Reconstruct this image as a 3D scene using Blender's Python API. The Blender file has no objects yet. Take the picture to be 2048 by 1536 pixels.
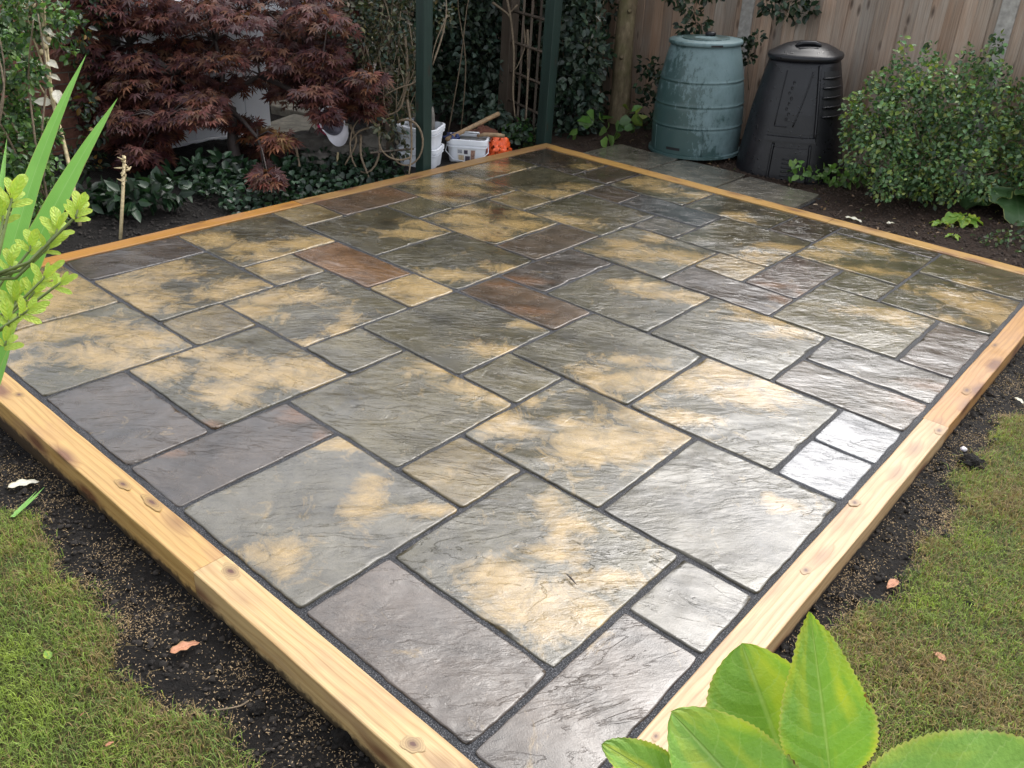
import bpy, bmesh, math, random
import numpy as np
from mathutils import Vector, Matrix, noise as mnoise

random.seed(7)
rng = np.random.default_rng(11)
scene = bpy.context.scene
col = scene.collection

# ------------------------------------------------------------------ camera
CAM_R = np.array([[0.7527608641662764, 0.6557877127408852, 0.05738952166870956],
                  [0.3603082666815425, -0.33748335067902135, -0.8696452960681614],
                  [-0.550934691538142, 0.6753128636644025, -0.4903299927875244]])
CAM_C = np.array([1.7280481, -1.8472237, 1.6383696])
FPX = 1681.56                                   # focal length in pixels of a 2048 px wide frame
cam_data = bpy.data.cameras.new('camera')
cam = bpy.data.objects.new('camera', cam_data)
col.objects.link(cam)
cam_data.sensor_width = 36.0
cam_data.lens = FPX / 2048 * 36.0
cam_data.clip_start = 0.02
cam_data.clip_end = 500
mw = Matrix.Identity(4)
for i in range(3):
    mw[i][0] = CAM_R[0][i]; mw[i][1] = -CAM_R[1][i]; mw[i][2] = -CAM_R[2][i]; mw[i][3] = CAM_C[i]
cam.matrix_world = mw
scene.camera = cam

# ------------------------------------------------------------------ world, sun, exposure
SUN_AZ, SUN_EL = 94.0, 54.0                     # degrees, azimuth counted from +x towards +y
world = bpy.data.worlds.new('World'); scene.world = world
world.use_nodes = True
wn = world.node_tree.nodes; wl = world.node_tree.links
bg = wn['Background']
sky = wn.new('ShaderNodeTexSky'); sky.sky_type = 'NISHITA'; sky.sun_disc = False
sky.sun_elevation = math.radians(SUN_EL)
sky.sun_rotation = math.radians(90 - SUN_AZ)
sky.air_density = 1.0; sky.dust_density = 3.0; sky.ozone_density = 1.0
hs = wn.new('ShaderNodeHueSaturation'); hs.inputs['Saturation'].default_value = 0.26
wl.new(sky.outputs['Color'], hs.inputs['Color'])
wl.new(hs.outputs['Color'], bg.inputs['Color'])
bg.inputs['Strength'].default_value = 0.15
sun_l = bpy.data.lights.new('sun', 'SUN'); sun_l.energy = 0.5; sun_l.angle = math.radians(50)
sun_l.color = (1.0, 0.96, 0.9)
sun = bpy.data.objects.new('sun', sun_l); col.objects.link(sun)
sd = Vector((math.cos(math.radians(SUN_EL)) * math.cos(math.radians(SUN_AZ)),
             math.cos(math.radians(SUN_EL)) * math.sin(math.radians(SUN_AZ)), math.sin(math.radians(SUN_EL))))
sun.rotation_euler = sd.to_track_quat('Z', 'Y').to_euler()
scene.view_settings.view_transform = 'Standard'
scene.view_settings.look = 'None'
scene.view_settings.gamma = 1.0
scene.view_settings.use_curve_mapping = False
scene.view_settings.exposure = 1.6
scene.render.engine = 'CYCLES'
scene.cycles.use_denoising = True
scene.cycles.max_bounces = 6

# ------------------------------------------------------------------ helpers
def ray(px, py):
    return CAM_R.T @ np.array([(px - 1024) / FPX, (py - 768) / FPX, 1.0])
def at_z(px, py, z):
    d = ray(px, py); return CAM_C + d * (z - CAM_C[2]) / d[2]
def at_y(px, py, y):
    d = ray(px, py); return CAM_C + d * (y - CAM_C[1]) / d[1]
def at_x(px, py, x):
    d = ray(px, py); return CAM_C + d * (x - CAM_C[0]) / d[0]
def at_d(px, py, depth):
    return CAM_C + ray(px, py) * depth
VIEW_H = np.array([CAM_R[2][0], CAM_R[2][1], 0]); VIEW_H /= np.linalg.norm(VIEW_H)
RIGHT_H = np.array([VIEW_H[1], -VIEW_H[0], 0])

def tag(o, label=None, cat=None, group=None, kind=None):
    if label: o['label'] = label
    if cat: o['category'] = cat
    if group: o['group'] = group
    if kind: o['kind'] = kind
    return o
def empty(name, loc=(0, 0, 0), rz=0.0):
    o = bpy.data.objects.new(name, None); col.objects.link(o)
    o.location = loc; o.rotation_euler = (0, 0, rz); o.empty_display_size = 0.1
    return o
def link(name, me, mat=None, parent=None, loc=None):
    o = bpy.data.objects.new(name, me); col.objects.link(o)
    if mat is not None and len(me.materials) == 0: me.materials.append(mat)
    if parent is not None: o.parent = parent
    if loc is not None: o.location = loc
    return o
def mesh_np(name, V, F, smooth=True):
    """V (n,3); F list of int arrays, each array (m,k) of equal-sided faces"""
    me = bpy.data.meshes.new(name)
    V = np.asarray(V, dtype=np.float32)
    if not isinstance(F, list): F = [F]
    F = [np.asarray(f, dtype=np.int32) for f in F if len(f)]
    loops = np.concatenate([f.ravel() for f in F])
    sizes = np.concatenate([np.full(len(f), f.shape[1], dtype=np.int32) for f in F])
    starts = np.concatenate([[0], np.cumsum(sizes)[:-1]]).astype(np.int32)
    me.vertices.add(len(V)); me.vertices.foreach_set('co', V.ravel())
    me.loops.add(len(loops)); me.loops.foreach_set('vertex_index', loops)
    me.polygons.add(len(sizes)); me.polygons.foreach_set('loop_start', starts)
    me.polygons.foreach_set('loop_total', sizes)
    if smooth: me.polygons.foreach_set('use_smooth', np.ones(len(sizes), dtype=bool))
    me.update(calc_edges=True); me.validate()
    return me
def set_col(me, arr, name='lc'):
    a = me.attributes.new(name, 'FLOAT_COLOR', 'POINT')
    arr = np.asarray(arr, dtype=np.float32)
    if arr.shape[1] == 3: arr = np.c_[arr, np.ones(len(arr), dtype=np.float32)]
    a.data.foreach_set('color', arr.ravel())
def set_float(me, arr, name):
    a = me.attributes.new(name, 'FLOAT', 'POINT')
    a.data.foreach_set('value', np.asarray(arr, dtype=np.float32))

class MB:
    """collects simple solids; build() makes one mesh object"""
    def __init__(s): s.v = []; s.f = []
    def add(s, v, f):
        n = len(s.v); s.v += [tuple(p) for p in v]; s.f += [tuple(i + n for i in q) for q in f]
    def box(s, a, b, jit=0.0):
        x0, y0, z0 = a; x1, y1, z1 = b
        v = [(x0, y0, z0), (x1, y0, z0), (x1, y1, z0), (x0, y1, z0), (x0, y0, z1), (x1, y0, z1), (x1, y1, z1), (x0, y1, z1)]
        if jit: v = [tuple(c + random.uniform(-jit, jit) for c in p) for p in v]
        s.add(v, [(0, 3, 2, 1), (4, 5, 6, 7), (0, 1, 5, 4), (1, 2, 6, 5), (2, 3, 7, 6), (3, 0, 4, 7)])
    def tube(s, pts, rad, sides=6, cap=True):
        pts = [Vector(p) for p in pts]; n = len(pts)
        if not isinstance(rad, (list, tuple)): rad = [rad] * n
        v = []; f = []; up = None
        for i, p in enumerate(pts):
            t = (pts[min(i + 1, n - 1)] - pts[max(i - 1, 0)])
            t = t.normalized() if t.length > 1e-9 else Vector((0, 0, 1))
            if up is None:
                up = t.cross(Vector((0, 0, 1)))
                if up.length < 1e-3: up = t.cross(Vector((1, 0, 0)))
                up.normalize()
            up = (up - t * up.dot(t)).normalized(); w = t.cross(up)
            for k in range(sides):
                a = 2 * math.pi * k / sides
                v.append(p + (up * math.cos(a) + w * math.sin(a)) * rad[i])
        for i in range(n - 1):
            for k in range(sides):
                f.append((i * sides + k, i * sides + (k + 1) % sides, (i + 1) * sides + (k + 1) % sides, (i + 1) * sides + k))
        if cap:
            f.append(tuple(reversed(range(sides)))); f.append(tuple((n - 1) * sides + k for k in range(sides)))
        s.add(v, f)
    def rings(s, rings, cap0=True, cap1=True):
        """rings: list of equal length closed loops of points"""
        m = len(rings[0]); v = [p for r in rings for p in r]; f = []
        for i in range(len(rings) - 1):
            for k in range(m):
                f.append((i * m + k, i * m + (k + 1) % m, (i + 1) * m + (k + 1) % m, (i + 1) * m + k))
        if cap0: f.append(tuple(reversed(range(m))))
        if cap1: f.append(tuple((len(rings) - 1) * m + k for k in range(m)))
        s.add(v, f)
    def build(s, name, mat, parent=None, loc=None, smooth=False, bevel=0.0, seg=2):
        me = bpy.data.meshes.new(name); me.from_pydata(s.v, [], s.f); me.update()
        if bevel:
            bm = bmesh.new(); bm.from_mesh(me)
            bmesh.ops.bevel(bm, geom=[e for e in bm.edges], offset=bevel, segments=seg, affect='EDGES', profile=0.5)
            bm.to_mesh(me); bm.free()
        if smooth:
            me.polygons.foreach_set('use_smooth', [True] * len(me.polygons))
        return link(name, me, mat, parent, loc)

# ------------------------------------------------------------------ materials
class G:
    def __init__(s, name):
        s.m = bpy.data.materials.new(name); s.m.use_nodes = True
        s.nt = s.m.node_tree; s.b = s.nt.nodes['Principled BSDF']; s.out = s.nt.nodes['Material Output']
    def node(s, t, **kw):
        n = s.nt.nodes.new(t)
        for k, v in kw.items(): setattr(n, k, v)
        return n
    def put(s, sock, v):
        if v is None: return
        if hasattr(v, 'is_output') or isinstance(v, bpy.types.NodeSocket): s.nt.links.new(v, sock)
        else:
            if isinstance(v, (tuple, list)) and len(v) == 3 and sock.type == 'RGBA': v = (*v, 1)
            sock.default_value = v
    def coord(s, kind='Object'): return s.node('ShaderNodeTexCoord').outputs[kind]
    def pos(s): return s.node('ShaderNodeNewGeometry').outputs['Position']
    def attr(s, name, out='Color', typ='GEOMETRY'):
        return s.node('ShaderNodeAttribute', attribute_name=name, attribute_type=typ).outputs[out]
    def mapv(s, v, scale=(1, 1, 1), loc=(0, 0, 0), rot=(0, 0, 0)):
        n = s.node('ShaderNodeMapping'); s.put(n.inputs['Vector'], v)
        s.put(n.inputs['Scale'], scale); s.put(n.inputs['Location'], loc); s.put(n.inputs['Rotation'], rot)
        return n.outputs[0]
    def noise(s, v, scale, detail=4, rough=0.55, dist=0.0, out='Fac'):
        n = s.node('ShaderNodeTexNoise'); s.put(n.inputs['Vector'], v); s.put(n.inputs['Scale'], scale)
        n.inputs['Detail'].default_value = detail; n.inputs['Roughness'].default_value = rough
        n.inputs['Distortion'].default_value = dist
        return n.outputs[out]
    def voro(s, v, scale, feature='F1', out='Distance', rand=1.0):
        n = s.node('ShaderNodeTexVoronoi', feature=feature); s.put(n.inputs['Vector'], v); s.put(n.inputs['Scale'], scale)
        n.inputs['Randomness'].default_value = rand
        return n.outputs[out]
    def ramp(s, f, stops, interp='LINEAR'):
        n = s.node('ShaderNodeValToRGB'); n.color_ramp.interpolation = interp; e = n.color_ramp.elements
        while len(e) < len(stops): e.new(0.5)
        for i, (p, c) in enumerate(stops):
            e[i].position = p; e[i].color = (c, c, c, 1) if not isinstance(c, (tuple, list)) else (*c[:3], 1)
        s.put(n.inputs['Fac'], f); return n.outputs['Color']
    def math(s, op, a, b=None, c=None, clamp=False):
        n = s.node('ShaderNodeMath', operation=op, use_clamp=clamp); s.put(n.inputs[0], a)
        if b is not None: s.put(n.inputs[1], b)
        if c is not None: s.put(n.inputs[2], c)
        return n.outputs[0]
    def mix(s, f, a, b, blend='MIX'):
        n = s.node('ShaderNodeMix', data_type='RGBA', blend_type=blend); n.clamp_factor = True
        s.put(n.inputs['Factor'], f); s.put(n.inputs['A'] if False else n.inputs[6], a); s.put(n.inputs[7], b)
        return n.outputs[2]
    def vadd(s, a, b):
        n = s.node('ShaderNodeVectorMath', operation='ADD'); s.put(n.inputs[0], a); s.put(n.inputs[1], b); return n.outputs[0]
    def vscale(s, a, k):
        n = s.node('ShaderNodeVectorMath', operation='SCALE'); s.put(n.inputs[0], a); s.put(n.inputs['Scale'], k); return n.outputs[0]
    def bump(s, h, strength=0.5, dist=0.01, normal=None):
        n = s.node('ShaderNodeBump'); s.put(n.inputs['Height'], h); n.inputs['Strength'].default_value = strength
        n.inputs['Distance'].default_value = dist
        if normal is not None: s.put(n.inputs['Normal'], normal)
        return n.outputs[0]
    def set(s, base=None, rough=None, normal=None, spec=None, **kw):
        s.put(s.b.inputs['Base Color'], base); s.put(s.b.inputs['Roughness'], rough); s.put(s.b.inputs['Normal'], normal)
        s.put(s.b.inputs['Specular IOR Level'], spec)
        for k, v in kw.items(): s.put(s.b.inputs[k], v)
        return s.m

def plain(name, c, rough=0.5, var=0.25, scale=20, bump=0.0, **kw):
    g = G(name); n = g.noise(g.coord(), scale, 4)
    f = g.ramp(n, [(0.3, 1 - var), (0.7, 1 + var)])
    b = g.mix(1.0, (*c, 1), f, 'MULTIPLY')
    nm = g.bump(n, bump, 0.01) if bump else None
    return g.set(b, rough, nm, **kw)

M = {}
def make_stone():
    g = G('riven_stone')
    P = g.pos(); oi = g.node('ShaderNodeObjectInfo')
    off = g.vscale(g.node('ShaderNodeCombineXYZ').outputs[0], 1.0)
    cx = g.node('ShaderNodeCombineXYZ'); r = oi.outputs['Random']
    g.put(cx.inputs[0], g.math('MULTIPLY', r, 37.0)); g.put(cx.inputs[1], g.math('MULTIPLY', r, 91.0)); g.put(cx.inputs[2], g.math('MULTIPLY', r, 13.0))
    Q = g.vadd(P, cx.outputs[0])
    # colour: slab tone, cloudy variation, tan staining, fine grain
    tone = oi.outputs['Color']
    n1 = g.noise(Q, 5.0, 6, 0.62, 0.6)
    base = g.mix(1.0, tone, g.ramp(n1, [(0.30, 0.42), (0.5, 0.92), (0.72, 1.5)]), 'MULTIPLY')
    n2 = g.noise(g.mapv(Q, (1, 1, 1), (5, 3, 1)), 7.0, 9, 0.74, 1.2)
    ta = g.attr('tan', 'Fac')
    tm = g.math('ADD', ta, g.math('MULTIPLY', g.math('SUBTRACT', n2, 0.5), 2.3))
    tm = g.ramp(tm, [(0.23, 0.0), (0.48, 0.52), (0.84, 1.0)])
    tancol = g.mix(n1, (0.222, 0.148, 0.055, 1), (0.315, 0.222, 0.098, 1))
    c = g.mix(tm, base, tancol)
    ra = g.attr('rust', 'Fac')
    rm = g.math('ADD', ra, g.math('MULTIPLY', g.math('SUBTRACT', n2, 0.5), 1.2))
    rm = g.ramp(rm, [(0.35, 0.0), (0.9, 0.75)])
    c = g.mix(rm, c, (0.125, 0.060, 0.025, 1))
    gr = g.noise(Q, 260.0, 3, 0.7)
    c = g.mix(1.0, c, g.ramp(gr, [(0.3, 0.72), (0.5, 1.0), (0.72, 1.28)]), 'MULTIPLY')
    # relief: bedding-plane steps, undulation, grain
    vr = g.node('ShaderNodeVectorRotate', rotation_type='Z_AXIS'); g.put(vr.inputs['Vector'], Q)
    g.put(vr.inputs['Angle'], g.math('ADD', g.math('MULTIPLY', g.math('FRACT', g.math('MULTIPLY', r, 7.3)), 0.7), -1.03))
    W = vr.outputs[0]
    wv = g.noise(g.mapv(W, (0.6, 1.0, 1)), 2.6, 3, 0.5, 0.5)
    an = g.noise(g.mapv(W, (0.34, 1.0, 1)), 8.0, 6, 0.60, 1.0)
    c = g.mix(1.0, c, g.ramp(an, [(0.30, 0.84), (0.48, 1.03), (0.56, 0.92), (0.70, 1.14)]), 'MULTIPLY')
    sm = g.ramp(g.noise(g.mapv(W, (0.7, 1, 1), (3, 8, 2)), 2.4, 4, 0.55), [(0.42, 0.04), (0.60, 1.0)])
    t = g.math('MULTIPLY', an, 5.5)
    fr = g.math('FRACT', t); fl = g.math('FLOOR', t)
    st = g.math('ADD', fl, g.ramp(fr, [(0.0, 0.0), (0.86, 0.2), (0.985, 1.0)]))
    h = g.math('MULTIPLY', g.math('MULTIPLY', st, sm), 0.0018)
    h = g.math('ADD', h, g.math('MULTIPLY', wv, 0.012))
    med = g.noise(g.mapv(W, (0.38, 1.0, 1)), 46.0, 4, 0.62, 0.4)
    am = g.ramp(g.noise(W, 3.2, 3, 0.5), [(0.38, 0.12), (0.62, 1.0)])
    h = g.math('ADD', h, g.math('MULTIPLY', g.math('MULTIPLY', g.math('SUBTRACT', med, 0.5), am), 0.0040))
    h = g.math('ADD', h, g.math('MULTIPLY', gr, 0.0006))
    nb = g.bump(h, 1.0, 1.0)
    rr = g.noise(Q, 14.0, 5, 0.65)
    ro = g.ramp(rr, [(0.3, 0.10), (0.55, 0.22), (0.75, 0.40)])
    g.put(g.b.inputs['Coat Weight'], g.ramp(rr, [(0.35, 1.0), (0.7, 0.55)])); g.b.inputs['Coat Roughness'].default_value = 0.035; g.b.inputs['Coat IOR'].default_value = 1.36
    g.put(g.b.inputs['Coat Normal'], nb)
    return g.set(c, ro, nb, 0.5)
M['stone'] = make_stone()

def make_sand():
    g = G('jointing_sand'); P = g.pos()
    n = g.noise(P, 300.0, 3, 0.75); n2 = g.noise(P, 8, 3)
    c = g.ramp(n, [(0.42, (0.004, 0.0044, 0.0056)), (0.53, (0.022, 0.0235, 0.028)), (0.60, (0.09, 0.091, 0.098)), (0.70, (0.22, 0.22, 0.23))])
    c = g.mix(1.0, c, g.ramp(n2, [(0.3, 0.75), (0.7, 1.2)]), 'MULTIPLY')
    h = g.math('ADD', g.math('MULTIPLY', n, 0.0016), g.math('MULTIPLY', n2, 0.006))
    return g.set(c, 0.65, g.bump(h, 1.0, 1.0), 0.25)
M['sand'] = make_sand()

def make_wood():
    """sawn softwood sleeper, grain along local X"""
    g = G('sleeper_wood'); C = g.coord(); oi = g.node('ShaderNodeObjectInfo')
    cx = g.node('ShaderNodeCombineXYZ'); g.put(cx.inputs[0], g.math('MULTIPLY', oi.outputs['Random'], 23.0)); g.put(cx.inputs[1], g.math('MULTIPLY', oi.outputs['Random'], 0.7))
    Q = g.vadd(C, cx.outputs[0])
    # knots
    kv = g.voro(g.mapv(Q, (3.4, 10.0, 10.0)), 1.0)
    kn = g.ramp(kv, [(0.15, 1.0), (0.23, 0.6), (0.38, 0.0)])
    wob = g.noise(g.mapv(Q, (0.7, 5, 5)), 2.0, 3)
    gy = g.math('ADD', g.math('MULTIPLY', wob, 0.075), g.math('MULTIPLY', kn, 0.02))
    sep = g.node('ShaderNodeSeparateXYZ'); g.put(sep.inputs[0], Q)
    dist = g.math('ADD', g.math('ADD', sep.outputs[1], g.math('MULTIPLY', sep.outputs[2], 0.6)), gy)
    rings = g.math('PINGPONG', g.math('MULTIPLY', dist, 95.0), 1.0)
    fib = g.noise(g.mapv(Q, (3.0, 160.0, 160.0)), 1.0, 4, 0.6)
    tone = oi.outputs['Color']
    c = g.mix(1.0, tone, g.ramp(rings, [(0.0, (1.08, 1.08, 1.08)), (0.7, (0.98, 0.96, 0.92)), (1.0, (0.82, 0.74, 0.64))]), 'MULTIPLY')
    c = g.mix(1.0, c, g.ramp(fib, [(0.3, 0.82), (0.6, 1.06)]), 'MULTIPLY')
    blot = g.noise(g.mapv(Q, (2.2, 7, 7)), 1.0, 4, 0.6)
    c = g.mix(g.ramp(blot, [(0.52, 0.0), (0.78, 0.7)]), c, (0.22, 0.115, 0.075, 1))
    c = g.mix(g.math('MULTIPLY', kn, 0.85), c, (0.10, 0.035, 0.018, 1))
    # soil splashed up the side
    sp = g.node('ShaderNodeSeparateXYZ'); g.put(sp.inputs[0], g.pos())
    d = g.math('ADD', sp.outputs[2], g.math('MULTIPLY', g.math('SUBTRACT', g.noise(g.pos(), 26.0, 6, 0.72), 0.5), 0.085))
    mr = g.node('ShaderNodeMapRange'); g.put(mr.inputs[0], d); mr.inputs[1].default_value = -0.090; mr.inputs[2].default_value = -0.068
    mr.inputs[3].default_value = 0.9; mr.inputs[4].default_value = 0.0
    c = g.mix(mr.outputs[0], c, (0.018, 0.014, 0.011, 1))
    h = g.math('ADD', g.math('MULTIPLY', fib, 0.0009), g.math('MULTIPLY', rings, 0.0003))
    return g.set(c, g.ramp(blot, [(0.3, 0.32), (0.7, 0.5)]), g.bump(h, 1.0, 1.0), 0.45)
M['wood'] = make_wood()

def make_board(name, base, grey, rough=0.6):
    """weathered sawn board, grain along local Z"""
    g = G(name); C = g.coord(); oi = g.node('ShaderNodeObjectInfo')
    cx = g.node('ShaderNodeCombineXYZ')
    for i, k in enumerate((17.0, 5.0, 41.0)): g.put(cx.inputs[i], g.math('MULTIPLY', oi.outputs['Random'], k))
    Q = g.vadd(C, cx.outputs[0])
    fib = g.noise(g.mapv(Q, (150, 150, 3.0)), 1.0, 4, 0.6)
    big = g.noise(g.mapv(Q, (9, 9, 1.6)), 1.0, 5, 0.65)
    c = g.mix(g.ramp(big, [(0.35, 0.0), (0.7, 1.0)]), (*base, 1), (*grey, 1))
    c = g.mix(1.0, c, oi.outputs['Color'], 'MULTIPLY')
    c = g.mix(1.0, c, g.ramp(fib, [(0.3, 0.72), (0.62, 1.12)]), 'MULTIPLY')
    kn = g.ramp(g.voro(g.mapv(Q, (11.0, 11.0, 3.6)), 1.0), [(0.05, 1.0), (0.14, 0.5), (0.2, 0.0)])
    c = g.mix(g.math('MULTIPLY', kn, 0.8), c, (0.035, 0.018, 0.012, 1))
    return g.set(c, rough, g.bump(g.math('MULTIPLY', fib, 0.0012), 1.0, 1.0), 0.3)
M['fence'] = make_board('fence_wood', (0.32, 0.215, 0.150), (0.37, 0.315, 0.260))
M['green_paint'] = make_board('green_stain', (0.020, 0.040, 0.032), (0.014, 0.027, 0.022), 0.5)
M['brown_lath'] = make_board('brown_lath', (0.07, 0.05, 0.036), (0.10, 0.08, 0.06))

def make_soil():
    g = G('soil_and_turf'); P = g.pos()
    n = g.noise(P, 60, 8, 0.72); n2 = g.noise(P, 4, 4); n3 = g.noise(P, 420, 2, 0.6)
    c = g.ramp(n, [(0.32, (0.003, 0.0025, 0.0022)), (0.55, (0.009, 0.0072, 0.006)), (0.75, (0.026, 0.020, 0.016))])
    red = g.attr('bed', 'Fac')
    c = g.mix(red, c, g.ramp(n, [(0.3, (0.012, 0.007, 0.005)), (0.6, (0.040, 0.024, 0.016)), (0.8, (0.085, 0.052, 0.034))]))
    la = g.attr('lawn', 'Fac')
    lm = g.ramp(g.math('ADD', la, g.math('MULTIPLY', g.math('SUBTRACT', n2, 0.5), 0.3)), [(0.4, 0.0), (0.7, 1.0)])
    turf = g.ramp(n, [(0.35, (0.028, 0.030, 0.010)), (0.6, (0.085, 0.080, 0.025)), (0.75, (0.15, 0.12, 0.05))])
    c = g.mix(lm, c, turf)
    h = g.math('ADD', g.math('MULTIPLY', n, 0.020), g.math('MULTIPLY', n3, 0.002))
    return g.set(c, g.ramp(n, [(0.3, 0.55), (0.7, 0.9)]), g.bump(h, 1.0, 1.0), 0.22)
M['soil'] = make_soil()

def make_leaf(name, rough=0.4, trans=0.3, spec=0.5):
    g = G(name); c = g.attr('lc')
    n = g.noise(g.coord(), 45, 3)
    c2 = g.mix(1.0, c, g.ramp(n, [(0.3, 0.78), (0.7, 1.2)]), 'MULTIPLY')
    g.set(c2, rough, None, spec)
    tr = g.node('ShaderNodeBsdfTranslucent'); g.put(tr.inputs['Color'], g.mix(1.0, c2, (1.25, 1.3, 0.7, 1), 'MULTIPLY'))
    mx = g.node('ShaderNodeMixShader'); mx.inputs[0].default_value = trans
    g.nt.links.new(g.b.outputs[0], mx.inputs[1]); g.nt.links.new(tr.outputs[0], mx.inputs[2])
    g.nt.links.new(mx.outputs[0], g.out.inputs['Surface'])
    return g.m
M['leaf'] = make_leaf('leaf', 0.42, 0.28)
M['leaf_gloss'] = make_leaf('leaf_gloss', 0.28, 0.2, 0.5)
M['leaf_red'] = make_leaf('leaf_red', 0.5, 0.3, 0.3)
M['grass'] = make_leaf('grass_blade', 0.5, 0.35, 0.3)

def make_bigleaf(name, c0, c1, yel, vein, rough=0.36, trans=0.35, nv=8.0, yth=0.6):
    """broad leaf with midrib and side veins; attributes lu (-1..1 across) and lt (0..1 along)"""
    g = G(name); u = g.attr('lu', 'Fac'); t = g.attr('lt', 'Fac')
    au = g.math('ABSOLUTE', u)
    n = g.noise(g.coord(), 28, 4); nb = g.noise(g.coord(), 60 if nv else 20, 5)
    c = g.mix(n, (*c0, 1), (*c1, 1))
    oi = g.node('ShaderNodeObjectInfo'); cx = g.node('ShaderNodeCombineXYZ'); g.put(cx.inputs[0], g.math('MULTIPLY', oi.outputs['Random'], 19.0)); g.put(cx.inputs[1], t); g.put(cx.inputs[2], u)
    y = g.noise(cx.outputs[0], 1.7, 3, 0.5)
    ed = g.math('MULTIPLY', g.math('POWER', au, 4.0), 0.18)
    c = g.mix(g.ramp(g.math('ADD', y, ed), [(yth - 0.10, 0.0), (yth + 0.14, 0.85)]), c, (*yel, 1))
    c = g.mix(g.ramp(au, [(0.93, 0.0), (0.99, 0.55)]), c, (0.42, 0.40, 0.12, 1))
    spot = g.noise(g.vadd(cx.outputs[0], (7.0, 2.0, 4.0)), 2.6, 4, 0.6)
    c = g.mix(g.ramp(g.math('ADD', spot, g.math('MULTIPLY', g.math('POWER', au, 3.0), 0.10)), [(0.735, 0.0), (0.755, 0.9)]), c, (0.14, 0.045, 0.02, 1))
    rib = g.ramp(au, [(0.015, 1.0), (0.05, 0.0)])
    if nv:
        w = g.math('ADD', g.math('MULTIPLY', g.math('SUBTRACT', t, g.math('MULTIPLY', g.math('POWER', au, 1.4), 0.26)), nv), g.math('MULTIPLY', n, 0.25))
        fr = g.math('PINGPONG', w, 0.5)
        sv = g.ramp(fr, [(0.015, 0.75), (0.05, 0.0)])
        veins = g.math('MAXIMUM', rib, sv)
        bulge = g.math('SUBTRACT', g.math('MULTIPLY', fr, 0.0016), g.math('MULTIPLY', rib, 0.0006))
    else:
        veins = g.ramp(g.math('PINGPONG', g.math('MULTIPLY', u, 7.0), 0.5), [(0.0, 0.35), (0.3, 0.0)])
        bulge = g.math('MULTIPLY', veins, 0.0004)
    c = g.mix(g.math('MAXIMUM', g.math('MULTIPLY', rib, 0.7), g.math('MULTIPLY', veins, 0.5)), c, (*vein, 1))
    g.set(c, rough, g.bump(g.math('ADD', bulge, g.math('MULTIPLY', nb, 0.0005)), 1.0, 1.0), 0.45)
    tr = g.node('ShaderNodeBsdfTranslucent'); g.put(tr.inputs['Color'], g.mix(1.0, c, (1.3, 1.35, 0.6, 1), 'MULTIPLY'))
    mx = g.node('ShaderNodeMixShader'); mx.inputs[0].default_value = trans
    g.nt.links.new(g.b.outputs[0], mx.inputs[1]); g.nt.links.new(tr.outputs[0], mx.inputs[2])
    g.nt.links.new(mx.outputs[0], g.out.inputs['Surface'])
    return g.m
M['apple'] = make_bigleaf('apple_leaf', (0.145, 0.29, 0.042), (0.225, 0.395, 0.068), (0.42, 0.47, 0.045), (0.30, 0.44, 0.13), 0.42, 0.35, 7.0, 0.60)
M['sword'] = make_bigleaf('sword_leaf', (0.12, 0.31, 0.045), (0.18, 0.40, 0.07), (0.30, 0.42, 0.07), (0.26, 0.46, 0.13), 0.36, 0.3, 0, 0.85)
M['lime'] = make_bigleaf('lime_leaf', (0.30, 0.45, 0.055), (0.42, 0.57, 0.085), (0.50, 0.55, 0.08), (0.46, 0.58, 0.15), 0.4, 0.4, 5.0)
M['pale_leaf'] = make_bigleaf('pale_dead_leaf', (0.56, 0.54, 0.45), (0.66, 0.63, 0.54), (0.45, 0.40, 0.27), (0.45, 0.42, 0.33), 0.6, 0.15)
M['dead_leaf'] = make_bigleaf('brown_dead_leaf', (0.45, 0.19, 0.10), (0.58, 0.29, 0.17), (0.20, 0.08, 0.04), (0.34, 0.14, 0.07), 0.5, 0.15)
M['stem'] = plain('green_stem', (0.16, 0.20, 0.06), 0.5, 0.3, 40)
M['twig'] = plain('twig', (0.15, 0.110, 0.068), 0.7, 0.35, 60, 0.4)
M['straw_stem'] = plain('straw_stem', (0.42, 0.34, 0.19), 0.6, 0.3, 50, 0.3)
M['dark_bark'] = plain('dark_bark', (0.040, 0.028, 0.024), 0.7, 0.4, 30, 0.6)
def make_bark():
    g = G('tree_bark'); C = g.coord()
    n = g.noise(g.mapv(C, (1, 1, 0.35)), 18, 7, 0.7); m = g.noise(C, 5, 5, 0.6)
    c = g.ramp(n, [(0.3, (0.08, 0.058, 0.036)), (0.55, (0.20, 0.155, 0.092)), (0.75, (0.34, 0.27, 0.175))])
    c = g.mix(g.ramp(m, [(0.48, 0.0), (0.66, 0.55)]), c, (0.10, 0.105, 0.035, 1))
    return g.set(c, 0.75, g.bump(g.math('MULTIPLY', n, 0.02), 1.0, 1.0), 0.25)
M['bark'] = make_bark()
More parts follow.
